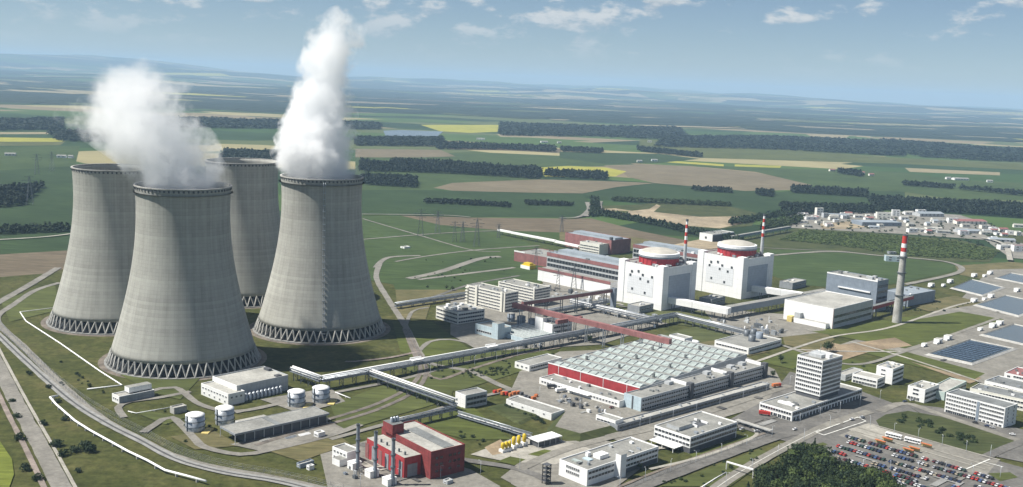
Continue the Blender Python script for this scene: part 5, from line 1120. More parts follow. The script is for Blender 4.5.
for k in range(12):
    P = G(494 + 3.9 * k, 393.5 + .55 * k + R.uniform(-1.6, 1.6)); b = MB(); w = R.uniform(2, 5); b.box(0, w, 0, 2.4, 0, 2.2); b.box(.1, w - .1, .1, 2.3, 2.2, 2.4); m_ = R.choice(['orange', 'paint_red', 'dark_grey', 'orange'])
    tag(b.build('crate', m_, None, (P.x, P.y, .6), ANG + R.uniform(-.2, .2)), {'orange': 'orange', 'paint_red': 'red', 'dark_grey': 'dark'}[m_] + ' crate in the yard behind the long white store', 'crate', 'crates behind the long store')
# yellow silos and canopy
for k, (px, py) in enumerate(((502, 449.5), (505.5, 448.5), (509, 447.6), (514, 445.3), (519, 444.0), (524.5, 442.3))):
    P = G(px, py + 3); t = thing('silo', ['small yellow silo at the left end of the row', 'second small yellow silo from the left', 'third small yellow silo from the left', 'first of the taller yellow silos', 'middle one of the taller yellow silos', 'yellow silo at the right end next to the white canopy'][k], 'silo', (P.x, P.y, 0), ANG, 'yellow silos'); hh = 3.2 if k < 3 else 4.6
    part_box(t, 'base', 'white_trim', -1.8, 1.8, -2, 2, 0, 2.6); b = MB(); b.rev([(.5, 2.6), (1.35, 3.6), (1.35, 3.6 + hh), (.2, 4.3 + hh)], 16, cap1=True); b.build('vessel', 'yellow', t)
t, sx, ty = block('canopy_shed', 'flat white canopy roof over a dark open bay beside the yellow silos', 'canopy', (539, 441.5), (529, 437), (562.5, 435.3), 5.5, 'white_trim', 'white_trim', z0=4.8, par=.1); part_box(t, 'bay', 'dark_grey', 1, sx - 1, 1.5, ty - 1, 0, 4.7)  # solid dark box in the bay paints the shade below the canopy
for k in range(5): part_box(t, 'column', 'pale_grey', .2 + (sx - .7) * k / 4, .5 + (sx - .7) * k / 4, .1, .4, 0, 4.8)
P = G(546.5, 484); t = thing('steel_rack', 'dark open steel rack tower beside the white office end', 'rack', (P.x, P.y, 0), ANG)
for x in (-1.8, 1.8):
    for y in (-1.8, 1.8): b = MB(); b.bar((x, y, 0), (x, y, 13.5), .45); b.build('post', 'black', t)
for k in range(5): part_box(t, 'platform', 'dark_grey', -2.2, 2.2, -2.2, 2.2, 2.4 + 2.7 * k, 2.7 + 2.7 * k)
for k in range(4): b = MB(); z = 2.7 + 2.7 * k; b.bar((-1.8, -1.9, z), (1.8, -1.9, z + 2.4), .25); b.bar((-1.9, 1.8, z), (-1.9, -1.8, z + 2.4), .25); b.build('brace', 'black', t)
for k, (px, py, lab) in enumerate(((440, 470, 'small white and grey kiosk behind the red heating plant'), (447, 485, 'grey kiosk at the bottom edge right of the red heating plant'), (300, 468, 'blue-grey container left of the heating plant yard'), (309, 470, 'small white container left of the heating plant yard'), (404, 251, 'white container on the grass by the distant tracks'))):
    t, sx, ty = block('kiosk', lab, 'kiosk', (px, py - 4), (px - 5, py - 5.5), (px + 6, py - 6), 3, ('white', 'pale_grey', 'blue_grey', 'white', 'white')[k], 'roof_pale', sx=(5, 5, 11, 4, 12)[k], ty=(4, 4, 4, 3, 9)[k] )
    windows(t, 'x', .3, ty - .3, .6, 2.6, 1, 1, 1.2, 1)
# trench bank next to the long store
def bank(px, h, m='f_lawn', lab=None, inset=.72, topm='paving'):
    P = [G(*q) for q in px]; c = sum(P, Vector()) / len(P); top = [c + (p - c) * inset + Vector((0, 0, h)) for p in P]; b = MB(); n = len(P)
    for i in range(n): b.face([P[i], P[(i + 1) % n], top[(i + 1) % n], top[i]])
    b.face(top, 1); return struct(b.build('embankment', [m, topm]))
bank([(545, 433), (580, 443), (622, 432), (600, 418), (560, 412)][::-1], 4.0, 'f_scrub')
bank([(487, 408), (520, 425), (545, 414), (505, 402)][::-1], 1.2, 'f_scrub', inset=.85, topm='f_scrub')

# loose equipment standing about the yards
RE = random.Random(33)
YARDS = [('between the office blocks and the turbine hall', [(520, 284), (560, 290), (600, 298), (615, 306), (560, 300), (525, 296)], 46, 6), ('below the nearer reactor', [(600, 310), (655, 316), (668, 322), (640, 322), (605, 318)], 22, 5), ('beside the main pipe bridge', [(520, 345), (600, 330), (650, 322), (660, 328), (600, 340), (530, 352)], 26, 4), ('in the workshop yard', [(560, 396), (600, 408), (612, 414), (590, 414), (555, 402)], 16, 3.5), ('beside the treatment shed', [(735, 332), (775, 326), (785, 334), (770, 340), (745, 338)], 22, 6), ('at the foot of the boiler hall', [(690, 322), (740, 318), (780, 320), (775, 326), (720, 328)], 16, 4), ('behind the heating plant', [(335, 470), (352, 462), (372, 480), (350, 487)], 10, 3)]
for where, poly, n, mx_ in YARDS:
    k = 0
    while k < n:
        px, py = RE.uniform(min(p[0] for p in poly), max(p[0] for p in poly)), RE.uniform(min(p[1] for p in poly), max(p[1] for p in poly))
        if not inside(px, py, poly): continue
        k += 1; P = G(px, py); m_ = RE.choice(['steel_dark', 'pale_grey', 'white_trim', 'steel_blue', 'dark_grey', 'galv', 'concrete']); a, b_, c = RE.uniform(1.5, mx_), RE.uniform(1.5, mx_), RE.uniform(1.2, mx_ * .8); q = RE.random(); b = MB()
        if q < .5: b.box(0, a, 0, b_, 0, c); b.box(-.15, a + .15, -.15, b_ + .15, c, c + .2); b.box(a * .2, a * .5, b_ * .2, b_ * .6, c + .2, c + .7); nm = 'equipment_cabinet'
        elif q < .75: b.rev([(a * .4, 0), (a * .4, c * 1.2), (a * .2, c * 1.4)], 14, cap1=True); b.box(a * .38, a * .6, -.3, .3, 0, c); nm = 'vessel'
        else:
            for s_ in (-1, 1): b.bar((s_ * a * .5, 0, 0), (s_ * a * .5, 0, c * 1.8), .3); b.bar((s_ * a * .5, 0, 0), (0, 0, c * 1.8), .2)
            b.bar((-a * .6, 0, c * 1.8), (a * .6, 0, c * 1.8), .4); nm = 'busbar_frame'
        tag(b.build(nm, m_, None, (P.x, P.y, .5), ANG + RE.choice([0, pi / 2])), {'steel_dark': 'dark steel', 'pale_grey': 'pale grey', 'white_trim': 'white', 'steel_blue': 'blue-grey', 'dark_grey': 'charcoal', 'galv': 'galvanised', 'concrete': 'concrete grey'}[m_] + ' ' + nm.replace('_', ' ') + ' ' + where, nm.split('_')[-1], 'yard equipment ' + where)

t, sx, ty = block('low_store', 'low grey roofed white store at the upper left corner of the red workshop', 'store', (530, 365.5), (517, 361), (560, 356.5), 6, 'white', 'roof_grey'); windows(t, 'x', 1, ty - 1, 1.5, 5, 1, 3, 2, 1.6); bands(t, 'y', 2, sx - 2, [2.5], 1.6)

# ------------------------------------------------------------------ cooling ponds on the right
def pond(px, lab, mt_='water'):
    P = [G(*q) for q in px]; c = sum(P, Vector()) / len(P); n = len(P); t = thing('spray_pond', lab, 'pond', (0, 0, 0), 0, 'spray ponds')
    a = sum(P[i].x * P[(i + 1) % n].y - P[(i + 1) % n].x * P[i].y for i in range(n)); P = P if a > 0 else P[::-1]
    b = MB(); rim = [p + Vector((0, 0, 2.4)) for p in P]; out = [c + (p - c) * 1.10 + Vector((0, 0, .9)) for p in P]; inn = [c + (p - c) * .97 + Vector((0, 0, 1.25)) for p in P]
    for i in range(n):
        j = (i + 1) % n; b.face([out[i], out[j], rim[j], rim[i]]); b.face([rim[i], rim[j], inn[j], inn[i]])
    b.build('concrete_bank', 'concrete', t); b = MB(); b.face([c + (p - c) * .99 + Vector((0, 0, 1.6)) for p in P]); b.build('water', mt_, t); return t, P, c
pond([(952, 289), (972, 280.5), (1003, 288.5), (982, 296.5)], 'rearmost spray pond with blue water behind the white pump huts'); pond([(996, 279), (1011, 274), (1050, 281), (1036, 287)], 'far right spray pond at the edge of the plant')
pond([(976, 306), (1006, 296.5), (1050, 306), (1018, 317)], 'middle spray pond in the right hand row'); pond([(982, 336), (1014, 325.5), (1060, 336), (1030, 347)], 'spray pond with bright water right of the green lawn')
t, P, c = pond([(928.5, 355.5), (970.5, 341), (1014, 350), (972, 365)], 'nearest spray pond covered by rows of dark blue panels')
pm = MB(); pm.box(0, 1, 0, 1, 0, .25); mat('panel_blue', (.045, .07, .105), .3, .2, .2, spec=.6); PANEL = pm.mesh('panel', 'panel_blue')
o_ = G(928.5, 355.5); e1, e2 = G(970.5, 341) - o_, G(972, 365) - o_
for i in range(11):
    for j in range(9):
        q = o_ + e1 * (.04 + .92 * i / 11) + e2 * (.05 + .9 * j / 9); L1, L2 = e1.length * .92 / 11 * .72, e2.length * .9 / 9 * .86
        o = link('panel', PANEL, t, (q.x, q.y, 1.9), atan2(e1.y, e1.x)); o.scale = (L1, -L2, 1)
for k, (px, py) in enumerate(((932, 287.5), (944, 287), (951, 283.5), (975, 277.5), (985, 277.5), (991, 275), (975, 303), (985, 301), (992, 298.5), (1018, 292.5), (981, 331.5), (994, 328.5), (1001, 326), (925, 347.5), (939, 344.5), (949, 341))):
    w = 8 if k % 3 != 1 else 5.5; P = G(px, py); t = thing('pump_hut', 'white pump hut ' + ['left of the rearmost spray pond', 'between two larger huts at the rearmost pond', 'with dark door at the rearmost pond corner', 'left of the far right pond', 'smaller one by the far right pond', 'right one by the far right pond', 'left corner of the middle pond', 'smaller one by the middle pond', 'right one by the middle pond', 'at the right picture edge above the middle pond', 'left of the bright water pond', 'smaller one by the bright water pond', 'right one by the bright water pond', 'left of the blue panels', 'smaller one by the blue panels', 'nearest the top of the blue panels'][k], 'hut', (P.x, P.y, .9), ANG, 'white pump huts')
    shell(t, w, w * .75, 0, w * .55, 'white_clean', 'roof_pale', .2); part_box(t, 'door', 'dark_grey', w * .3, w * .6, -.1, -.01, 0, w * .35); part_box(t, 'inlet_box', 'white_trim', -w * .6, -.05, 0, w * .5, 0, w * .25)

# ------------------------------------------------------------------ town beyond the plant
def house(px, py, wpx, h, wall, roof, gable, lab, rot=None, depth=None, cat='building', group='town buildings', name='town_building'):
    P = G(px, py); d = hypot(P.x, P.y, CAM_H) / F_PX; L = wpx * d; W = depth or max(9, L * .45); rz = rot if rot is not None else R.choice([.1, .25, -.1, ANG - .5])
    t = thing(name, lab, cat, (P.x, P.y, .4), rz, group); b = MB()
    if gable:
        b.box(-L / 2, L / 2, 0, W, 0, h * .7, 0); b.face([(-L / 2, 0, h * .7), (-L / 2, W / 2, h), (-L / 2, W, h * .7)][::-1]); b.face([(L / 2, 0, h * .7), (L / 2, W, h * .7), (L / 2, W / 2, h)]); b.build('wall', wall, t)
        b = MB(); e = .6
        for y0, y1, z0, z1 in ((-e, W / 2, h * .7 - .2, h + .25), (W / 2, W + e, h + .25, h * .7 - .2)): b.face([(-L / 2 - e, y0, z0), (L / 2 + e, y0, z0), (L / 2 + e, y1, z1), (-L / 2 - e, y1, z1)])
        b.build('roof', roof, t)
    else: shell(t, L, W, 0, h, wall, roof, .5, -L / 2, 0)
    n = max(2, min(7, int(L / 9)))
    windows(t, 'y', -L / 2 + 1, L / 2 - 1, 1, h * (.68 if gable else .95), 1 if h < 9 else int(h / 4.5), n, min(4, L / n * .55), 1.7)
    return t
TOWN = [(820, 216, 7, 17, 'cream', 'roof_grey', 0, 'tall cream block at the left end of the town'), (826, 218, 5, 10, 'pale_grey', 'roof_grey', 0, 'grey annex beside the tall cream town block'), (800, 212.5, 11, 8, 'cream', 'roof_pale', 1, 'cream pitched house at the far left of the town'),
 (812, 220, 12, 6, 'white', 'roof_pale', 0, 'low white shed left of the sandy town yard'), (804, 223, 9, 5, 'white', 'roof_pale', 1, 'white pitched shed at the left yard corner'), (808, 227.5, 8, 5, 'cream', 'roof_grey', 1, 'cream shed nearest the thicket on the left'),
 (857, 213, 32, 6, 'white', 'roof_pale', 0, 'very long white warehouse along the wood edge'), (838, 218, 22, 7, 'mid_grey', 'roof_metal', 0, 'grey warehouse above the sandy yard'), (859, 218, 8, 7, 'white', 'roof_pale', 1, 'white pitched house right of the grey warehouse'),
 (884, 219, 13, 13, 'cream', 'roof_grey', 0, 'four storey cream flats in the town centre'), (896, 216.5, 7, 14, 'white', 'roof_grey', 0, 'white tower block in the town centre'), (905, 220, 8, 8, 'white', 'roof_pale', 1, 'white house right of the tower block'),
 (882, 226.5, 42, 8, 'blue_grey', 'roof_metal', 0, 'long blue-grey hall in the middle of the town'), (866, 224, 8, 8, 'white', 'roof_pale', 1, 'white gabled shed left of the long blue-grey hall'), (910, 215, 10, 8, 'white', 'roof_pale', 1, 'white house at the wood edge in the centre'),
 (932, 217, 26, 10, 'pale_grey', 'roof_metal', 1, 'large grey gabled hall near the wood'), (922, 214, 9, 9, 'white', 'roof_pale', 0, 'bright white end of the grey gabled hall'), (953, 223.5, 9, 11, 'white_clean', 'roof_pale', 0, 'bright white cube left of the red roofed halls'),
 (972, 224.5, 32, 9, 'cream', 'dull_red', 1, 'long hall with red pitched roof on the right'), (941, 222.5, 14, 6, 'white', 'roof_grey', 1, 'low white house left of the bright cube'), (930, 232, 18, 6, 'white', 'roof_pale', 1, 'white shed row in front of the sandy lane'),
 (944, 233.5, 12, 6, 'pale_grey', 'roof_grey', 1, 'grey shed right of the white shed row'), (970, 233.5, 22, 7, 'pale_grey', 'roof_metal', 1, 'grey hall near the right lane bend'), (986, 229, 9, 7, 'cream', 'roof_grey', 0, 'cream cube below the red roofed hall'),
 (994, 231, 6, 7, 'white', 'roof_pale', 0, 'small white cube below the red roofed hall'), (1004, 232, 9, 8, 'cream', 'dull_red', 1, 'cream house with red roof near the right edge'), (1014, 235, 12, 7, 'white', 'roof_pale', 0, 'white flat house at the right edge of the town'),
 (1003, 242, 22, 6, 'white', 'roof_metal', 1, 'long white roofed shed at the right lane'), (1006, 250, 12, 8, 'white', 'roof_pale', 0, 'white flat block where the lane meets the plant road'), (1020, 252, 12, 11, 'white', 'dull_red', 0, 'white and red building at the right edge'),
 (1019, 228, 9, 8, 'cream', 'roof_pale', 1, 'cream house high at the right edge'), (962, 231, 10, 6, 'cream', 'roof_grey', 1, 'cream shed left of the grey lane hall'), (849, 215, 7, 6, 'cream', 'dull_red', 1, 'red roofed house above the sandy yard'),
 (894, 262, 15, 9, 'pale_blue', 'roof_pale', 0, 'pale blue isolated hall behind the tall chimney'), (893, 254.5, 7, 4, 'mid_grey', 'roof_dark', 0, 'dark block behind the pale blue isolated hall')]
for a in TOWN: house(*a)
RH = random.Random(61)
for k in range(44):
    u_ = RH.random(); px = 795 + 235 * u_; py = 213.5 + 20 * max(0, u_ - .25) + RH.uniform(0, 15) * (1 if u_ > .1 else .6)
    wl, rf = RH.choice([('white', 'roof_pale'), ('white', 'dull_red'), ('cream', 'roof_grey'), ('white', 'roof_metal'), ('cream', 'roof_pale')]); house(px, py, RH.uniform(3.5, 10), RH.uniform(5, 8.5), wl, rf, RH.random() < .6, {'white': 'small white', 'cream': 'small cream'}[wl] + ' town house with ' + {'roof_pale': 'pale', 'dull_red': 'red', 'roof_grey': 'grey', 'roof_metal': 'metal'}[rf] + ' roof')
sheet('town_yard', [(820, 224), (858, 221), (868, 227), (850, 229.5), (822, 229)], 'sand', z=.8)
for k, (px, py, w, lab) in enumerate(((61, 158, 8, 'white farm hall left of the towers on the plain'), (70, 158.3, 4, 'white end shed of the far left farm'), (10, 156, 9, 'dark roofed farm at the left edge'), (850, 173, 8, 'red roofed village houses beside the square copse'), (862, 174, 6, 'village house right of the square copse'), (833, 171.5, 6, 'village house left of the square copse'), (872, 176, 5, 'last village house on the right'), (962, 180.5, 14, 'long white hall in the far right fields'), (949, 179.5, 5, 'small white hall in the far right fields'), (990, 182.5, 5, 'white farm building near the far right edge'), (655, 161.5, 6, 'white house left of the yellow strips'), (640, 162.5, 5, 'grey roofed farmhouse left of the yellow strips'), (545, 143, 7, 'white house on the lake shore'), (560, 143.5, 4, 'small cream house on the lake shore'), (480, 140, 8, 'white shed beside the yellow lake field'), (650, 142.5, 4, 'white house at the forest edge'))):
    house(px, py, w, 8, 'white' if 'white' in lab else 'cream', 'dull_red' if 'red' in lab or 'village' in lab else 'roof_grey', 1, lab, group='far farm buildings', name='farm_building')

wood([(790, 222), (905, 214), (1000, 226), (1040, 246), (1000, 250), (905, 234), (800, 231)], 5, 36, 'garden trees scattered among the town buildings', 'leaf_dark', cat='trees', crown=5.0)
for q in ([(975, 232), (1040, 238), (1040, 246), (1000, 240)], [(860, 220), (900, 222), (900, 225), (868, 224)]): sheet('lawn', q, 'f_scrub', z=.78)
# ------------------------------------------------------------------ car park
PAINT = {'dark blue': (.02, .035, .10), 'red': (.30, .02, .02), 'dark red': (.12, .015, .02), 'white': (.70, .70, .70), 'silver': (.42, .43, .45), 'black': (.02, .02, .022), 'dark green': (.02, .06, .035), 'blue': (.06, .12, .30), 'beige': (.42, .36, .26)}
for k, c in PAINT.items(): mat('paint_' + k, c, .3, .03, .5, spec=.6)
def car_mesh(col, van=False):
    b = MB(); L, W = 4.3, 1.75
    prof = [(-2.15, .35), (-2.15, .78), (-1.3, .92), (-.62, 1.42), (.95, 1.45), (1.75, .98), (2.15, .9), (2.15, .35)] if not van else [(-2.5, .4), (-2.5, 1.0), (-2.1, 1.2), (-1.6, 2.0), (2.5, 2.05), (2.5, .4)]
    for s in (-1, 1):
        pts = [(x, s * (W / 2 - (.14 if z > 1.1 else 0)), z) for x, z in prof]; b.face(pts if s > 0 else pts[::-1], 0)
    for (x0, z0), (x1, z1) in zip(prof, prof[1:]):
        w0, w1 = W / 2 - (.14 if z0 > 1.1 else 0), W / 2 - (.14 if z1 > 1.1 else 0); g = (z0 > .85 and z1 > .85 and abs(z1 - z0) > .3)
        b.face([(x0, -w0, z0), (x0, w0, z0), (x1, w1, z1), (x1, -w1, z1)], 1 if g else 0)
    for s in (-1, 1):
        y = s * (W / 2 - .05); zz = (1.0, 1.36) if not van else (1.2, 1.8); xs = (-1.0, -.5, .85, 1.4) if not van else (-1.8, -1.5, 0, 0)
        q = [(xs[0], s * (W / 2 + .004), zz[0]), (xs[3], s * (W / 2 + .004), zz[0]), (xs[2], s * (W / 2 - .12), zz[1]), (xs[1], s * (W / 2 - .12), zz[1])]; b.face(q if s < 0 else q[::-1], 1)
        for x in (-1.35, 1.35):
            i = len(b.v); n = 10; b.v += [(x + .33 * cos(2 * pi * k / n), s * (W / 2 + .02), .33 + .33 * sin(2 * pi * k / n)) for k in range(n)] + [(x + .33 * cos(2 * pi * k / n), s * (W / 2 - .2), .33 + .33 * sin(2 * pi * k / n)) for k in range(n)]
            b.f.append(tuple(i + k for k in (range(n - 1, -1, -1) if s > 0 else range(n)))); b.m.append(2); b.sm.append(False)
            for k in range(n): b.f.append((i + k, i + (k + 1) % n, i + n + (k + 1) % n, i + n + k)); b.m.append(2); b.sm.append(False)
    return b.mesh('car', ['paint_' + col, 'glass', 'black'])
CARS = {c: car_mesh(c) for c in PAINT}; VAN = car_mesh('white', True)
PZ = ZL[0] + .02
RC = random.Random(12)
def car(P, rz, where, col=None, group='cars in the car park'):
    col = col or RC.choices(list(PAINT), [5, 4, 4, 4, 4, 4, 3, 2, 1])[0]
    me = CARS[col]; o = link('car', me, None, (P.x, P.y, PZ), rz); s = RC.uniform(.94, 1.08); o.scale = (s, s, s)
    return tag(o, col + ' car ' + where, 'car', group)
ROWS = [((847, 438), (992, 480), 'in the car park row nearest the buses'), ((849, 444), (1010, 491), 'in the second car park row from the buses'), ((838, 448), (985, 491), 'in the third car park row from the buses'), ((831, 452.5), (985, 498), 'in the fourth car park row from the buses'), ((838, 459.5), (960, 496), 'in the fifth car park row from the buses'), ((866, 472), (960, 500), 'in the car park row next to the trees'), ((880, 479.5), (960, 503), 'in the last car park row')]
PZ = 1.15; ncar = 0
for a, b_, where in ROWS:
    A_, B_ = G(*a), G(*b_); d = B_ - A_; L = d.length; d.normalize(); n = Vector((-d.y, d.x, 0)); k = 0
    while k * 2.65 < L:
        if noise.noise(Vector((k * .13, a[1], 0))) > -.30 and RC.random() < .92 and ncar < 290:
            p = A_ + d * (k * 2.65) + n * RC.uniform(-.35, .35); q = PR(p)
            if q[0] < 1030 and q[1] < 492: car(p, atan2(n.y, n.x) + RC.choice([0, pi]) + RC.uniform(-.03, .03), where); ncar += 1
        k += 1
for k, (px, py, rz, where, col) in enumerate(((852, 421, .5, 'driving on the forecourt below the administration tower', 'white'), (795, 431, .6, 'at the gate beside the main road', 'white'), (760, 429, -.7, 'parked left of the administration podium', 'dark red'), (757, 433, .2, 'leaving the gate lane', 'silver'), (905, 403, .3, 'parked before the small white office', 'dark blue'), (912, 402, .3, 'parked right before the small white office', 'silver'), (975, 424, -.5, 'outside the long office block, left', 'black'), (987, 427.5, -.5, 'outside the long office block, middle', 'dark blue'), (992, 429, -.5, 'outside the long office block, right', 'silver'), (1012, 436, -.5, 'on the lane right of the long office block', 'white'), (862, 419, .5, 'waiting at the forecourt marking', 'silver'), (567, 391, .4, 'parked in the workshop yard', 'black'), (574, 394, .4, 'by the workshop annex canopy', 'white'), (612, 409, .7, 'near the corner of the blue-grey wing', 'dark red'), (742, 431, .7, 'parked by the square office', 'silver'))):
    car(G(px, py), rz, where, col, 'cars outside the car park')
def lorry(px, py, rz, lab, cab, body):
    P = G(px, py); t = thing('lorry', lab, 'lorry', (P.x, P.y, PZ), rz); part_box(t, 'cab', cab, 3, 5, -1.2, 1.2, .6, 3); part_box(t, 'load_bed', body, -4, 2.8, -1.25, 1.25, .9, 3.2)
    for x in (-3, -1.6, 3.8):
        for s in (-1, 1): b = MB(); b.rev([(.5, -.15), (.5, .15)], 12, cap0=True, cap1=True); o = b.build('wheel', 'black', t, (x, s * 1.1, .5)); o.rotation_euler = (pi / 2, 0, 0)
lorry(552, 389, .2, 'dark lorry in the workshop yard at the left', 'steel_blue', 'dark_grey'); lorry(560, 393, .6, 'white lorry backed against the workshop annex', 'white_trim', 'white_trim'); lorry(764, 416, -.3, 'red lorry at the corner of the administration podium', 'paint_red', 'paint_red'); lorry(776, 388, .5, 'orange red lorry behind the long gallery', 'paint_red', 'orange')
def bus(px, py, lab):
    P = G(px, py); d = G(922, 446.5) - G(889, 438.5); t = thing('bus', lab, 'bus', (P.x, P.y, PZ), atan2(d.y, d.x), 'white buses'); b = MB(); b.box(-6, 6, -1.25, 1.25, .45, 3.1); b.build('body', 'white_clean', t); part_box(t, 'roof', 'white_trim', -5.8, 5.8, -1.15, 1.15, 3.103, 3.3)
    for s in (-1, 1):
        for k in range(6): part_box(t, 'window', 'glass', -5.6 + 1.9 * k, -5.6 + 1.9 * k + 1.7, s * 1.27 - .02, s * 1.27 + .02, 1.5, 2.6)
    part_box(t, 'windscreen', 'glass', 6.0, 6.04, -1.1, 1.1, 1.3, 2.8)
    for x in (-3.6, 3.8):
        for s in (-1, 1): b = MB(); b.rev([(.5, -.15), (.5, .15)], 12, cap0=True, cap1=True); o = b.build('wheel', 'black', t, (x, s * 1.15, .5)); o.rotation_euler = (pi / 2, 0, 0)
bus(893.5, 439, 'left one of two white buses beside the car park'); bus(912.5, 444, 'right one of two white buses beside the car park')
for k, (a, lab) in enumerate((((887, 442.5), 'orange roofed bus shelter left below the buses'), ((880, 445), 'orange roofed bus shelter at the left end of the platform'), ((914, 452), 'orange roofed bus shelter below the right bus'), ((926, 448.5), 'orange roofed bus shelter right of the buses'), ((908, 453.5), 'small orange shelter between car row and platform'))):
    P = G(*a); d = G(992, 480) - G(847, 438); t = thing('bus_shelter', lab, 'shelter', (P.x, P.y, 1.0), atan2(d.y, d.x), 'bus shelters'); part_box(t, 'roof', 'orange', -4, 4, -1.1, 1.1, 2.5, 2.75); part_box(t, 'back_wall', 'yellow_pale', -3.8, 3.8, .9, 1.0, .3, 2.4)
    for x in (-3.5, 0, 3.5): part_box(t, 'post', 'steel_dark', x, x + .15, -.9, -.75, 0, 2.5)

# ------------------------------------------------------------------ trees and shrubs
TRW = [(745, 500), (757, 484), (775, 474), (795, 455), (806, 452), (818, 452), (828, 462), (838, 470), (858, 474), (872, 481), (892, 485), (905, 500)]
TP = [(G(*q).x, G(*q).y) for q in TRW]; x0, x1 = min(p[0] for p in TP), max(p[0] for p in TP); y0, y1 = min(p[1] for p in TP), max(p[1] for p in TP); k = 0
RT_ = random.Random(4); y = y0
while y < y1:
    x = x0
    while x < x1:
        X, Y = x + RT_.uniform(-2, 2), y + RT_.uniform(-2, 2)
        if inside(X, Y, TP):
            c_ = RT_.random() < .35; q = PR((X, Y, 6)); edge = 'left part' if q[0] < 790 else ('right part' if q[0] > 850 else 'middle part')
            tone = RT_.choice([0, 1, 1, 2]); tree((X, Y, 0), RT_.uniform(6, 12), ('dark pointed conifer' if c_ else ('light green leafy tree', 'green leafy tree', 'dark green leafy tree')[tone]) + ' in the car park wood', tone, c_, 'trees of the wood by the car park')
        x += 4.6
    y += 4.6
for k in range(46):
    u_, v_ = R.random(), R.random(); px, py = 900 + 75 * u_ + R.uniform(-4, 4), 417 + 24 * u_ + R.uniform(-3, 6)
    tn = R.choice([1, 1, 2]); shrub(G(px, py), R.uniform(1.2, 2.6), ('dark' if tn == 2 else 'green') + ' shrub on the green square', tn, 'shrubs on the green square')
for k, (px, py, h) in enumerate(((49, 388, 5), (58, 402, 6), (61, 384, 4), (66, 420, 7), (57, 446, 10), (64, 455, 8), (75, 452, 8), (85, 449, 11), (90, 452, 9), (43, 425, 6), (17, 418, 7), (20, 440, 8), (12, 402, 6), (38, 480, 8), (78, 472, 5), (25, 470, 7), (30, 375, 5))):
    shrub(G(px, py), h * .42, ('tall' if h > 8 else 'low') + ' dark bush left of the white pipeline', 2, 'bushes by the left road')
    shrub(G(px + R.uniform(-3, 3), py + R.uniform(-2, 2)), h * .30, ('tall' if h > 8 else 'low') + ' dark bush left of the white pipeline', 1, 'bushes by the left road')
for k, (px, py, h, lab) in enumerate(((827, 353, 12, 'single tall tree behind the administration tower'), (830, 352, 10, 'second tall tree behind the administration tower'), (781, 363, 8, 'tree beside the end of the long gallery'), (773, 378, 7, 'small tree at the gallery end'), (735, 430, 5, 'young tree behind the square office'), (590, 343, 8, 'tree at the top corner of the workshop'), (480, 376, 5, 'round bush left of the grey pump house'), (490, 372, 5, 'round bush behind the grey pump house'), (470, 378, 4, 'low bush by the railway embankment'), (500, 373, 6, 'bush right of the railway embankment'), (446, 290, 6, 'bush at the foot of the front office block'), (452, 291, 6, 'second bush at the foot of the front office block'), (640, 470, 5, 'small tree beside the main road at the office'))): tree(G(px, py), h, lab, 1)
for k in range(60):
    px = R.uniform(462, 508); py = 372 + (px - 462) * -.08 + R.uniform(-1, 7); shrub(G(px, py), R.uniform(.7, 1.5), 'low green shrub in the hedge field by the pump house', 1, 'hedge field shrubs')
for k in range(26):
    px = R.uniform(505, 545); shrub(G(px, 406 + (px - 505) * .42 + R.uniform(-1.5, 1.5)), R.uniform(1.0, 1.8), 'dark shrub along the bank below the long white store', 2, 'bank shrubs')

# ------------------------------------------------------------------ pipelines, fences, masts
def pipeline(px, r, z, lab, m='white_trim', sup=12.0):
    P = [G(*q, z) for q in px]; t = thing('pipeline', lab, 'pipeline', (0, 0, 0)); b = MB(); b.tube(P, r, 10); b.build('pipe', m, t)
    for a, c in zip(P, P[1:]):
        n = max(1, int((c - a).length / sup))
        for k in range(n): q = a + (c - a) * ((k + .5) / n); b = MB(); b.box(-.35, .35, -.9, .9, 0, z - r * .6); b.build('support', 'concrete', t, (q.x, q.y, 0), atan2((c - a).y, (c - a).x))
pipeline([(58, 395.5), (50, 397), (56, 404), (75, 420.5), (90, 430), (128, 451), (147, 460), (165, 470), (188, 476), (206, 481)], .75, 2.2, 'white raised pipeline running through the rough grass at bottom left')
pipeline([(60, 307), (20, 312), (26, 321), (60, 343), (100, 371), (122, 385), (87, 389)], .55, .8, 'low white pipe line round the left rear tower', sup=20)
pipeline([(128, 411), (136, 413), (171, 407)], .35, .6, 'short low white pipe left of the grey shed', sup=15)
pipeline([(335, 392), (350, 398)], .4, 1.0, 'short white pipe right of the rightmost tank', sup=8)
def fence(px, lab, h=3.0, sp=5.0):
    P = curve_pts(px); t = thing('fence', lab, 'fence', (0, 0, 0), 0, 'perimeter fences'); b = MB(); c = MB(); acc = 0
    for p, q in zip(P, P[1:]):
        for z in (h, h * .66, h * .33): b.bar((p.x, p.y, z), (q.x, q.y, z), .07)
        n = max(1, int((q - p).length / sp))
        for k in range(n): r = p + (q - p) * k / n; c.bar((r.x, r.y, 0), (r.x, r.y, h + .3), .16)
    stuff(b.build('wires', 'galv', t)); stuff(c.build('posts', 'concrete_dark', t))
fence([(-25, 309), (0, 331), (30, 359), (75, 397), (113, 421), (144, 436.5), (170, 450.5), (190, 459), (230, 469), (285, 478), (350, 495)], 'outer security fence beside the patrol strip on the left')
fence([(-12, 309), (6, 330), (34, 357), (78, 394), (116, 417.5), (147, 433.5), (172, 447), (193, 455.5), (232, 466), (288, 476), (352, 491)], 'inner security fence beside the patrol strip on the left')
fence([(600, 502), (660, 476), (720, 453.5), (772, 435)], 'security fence between the offices and the main road')
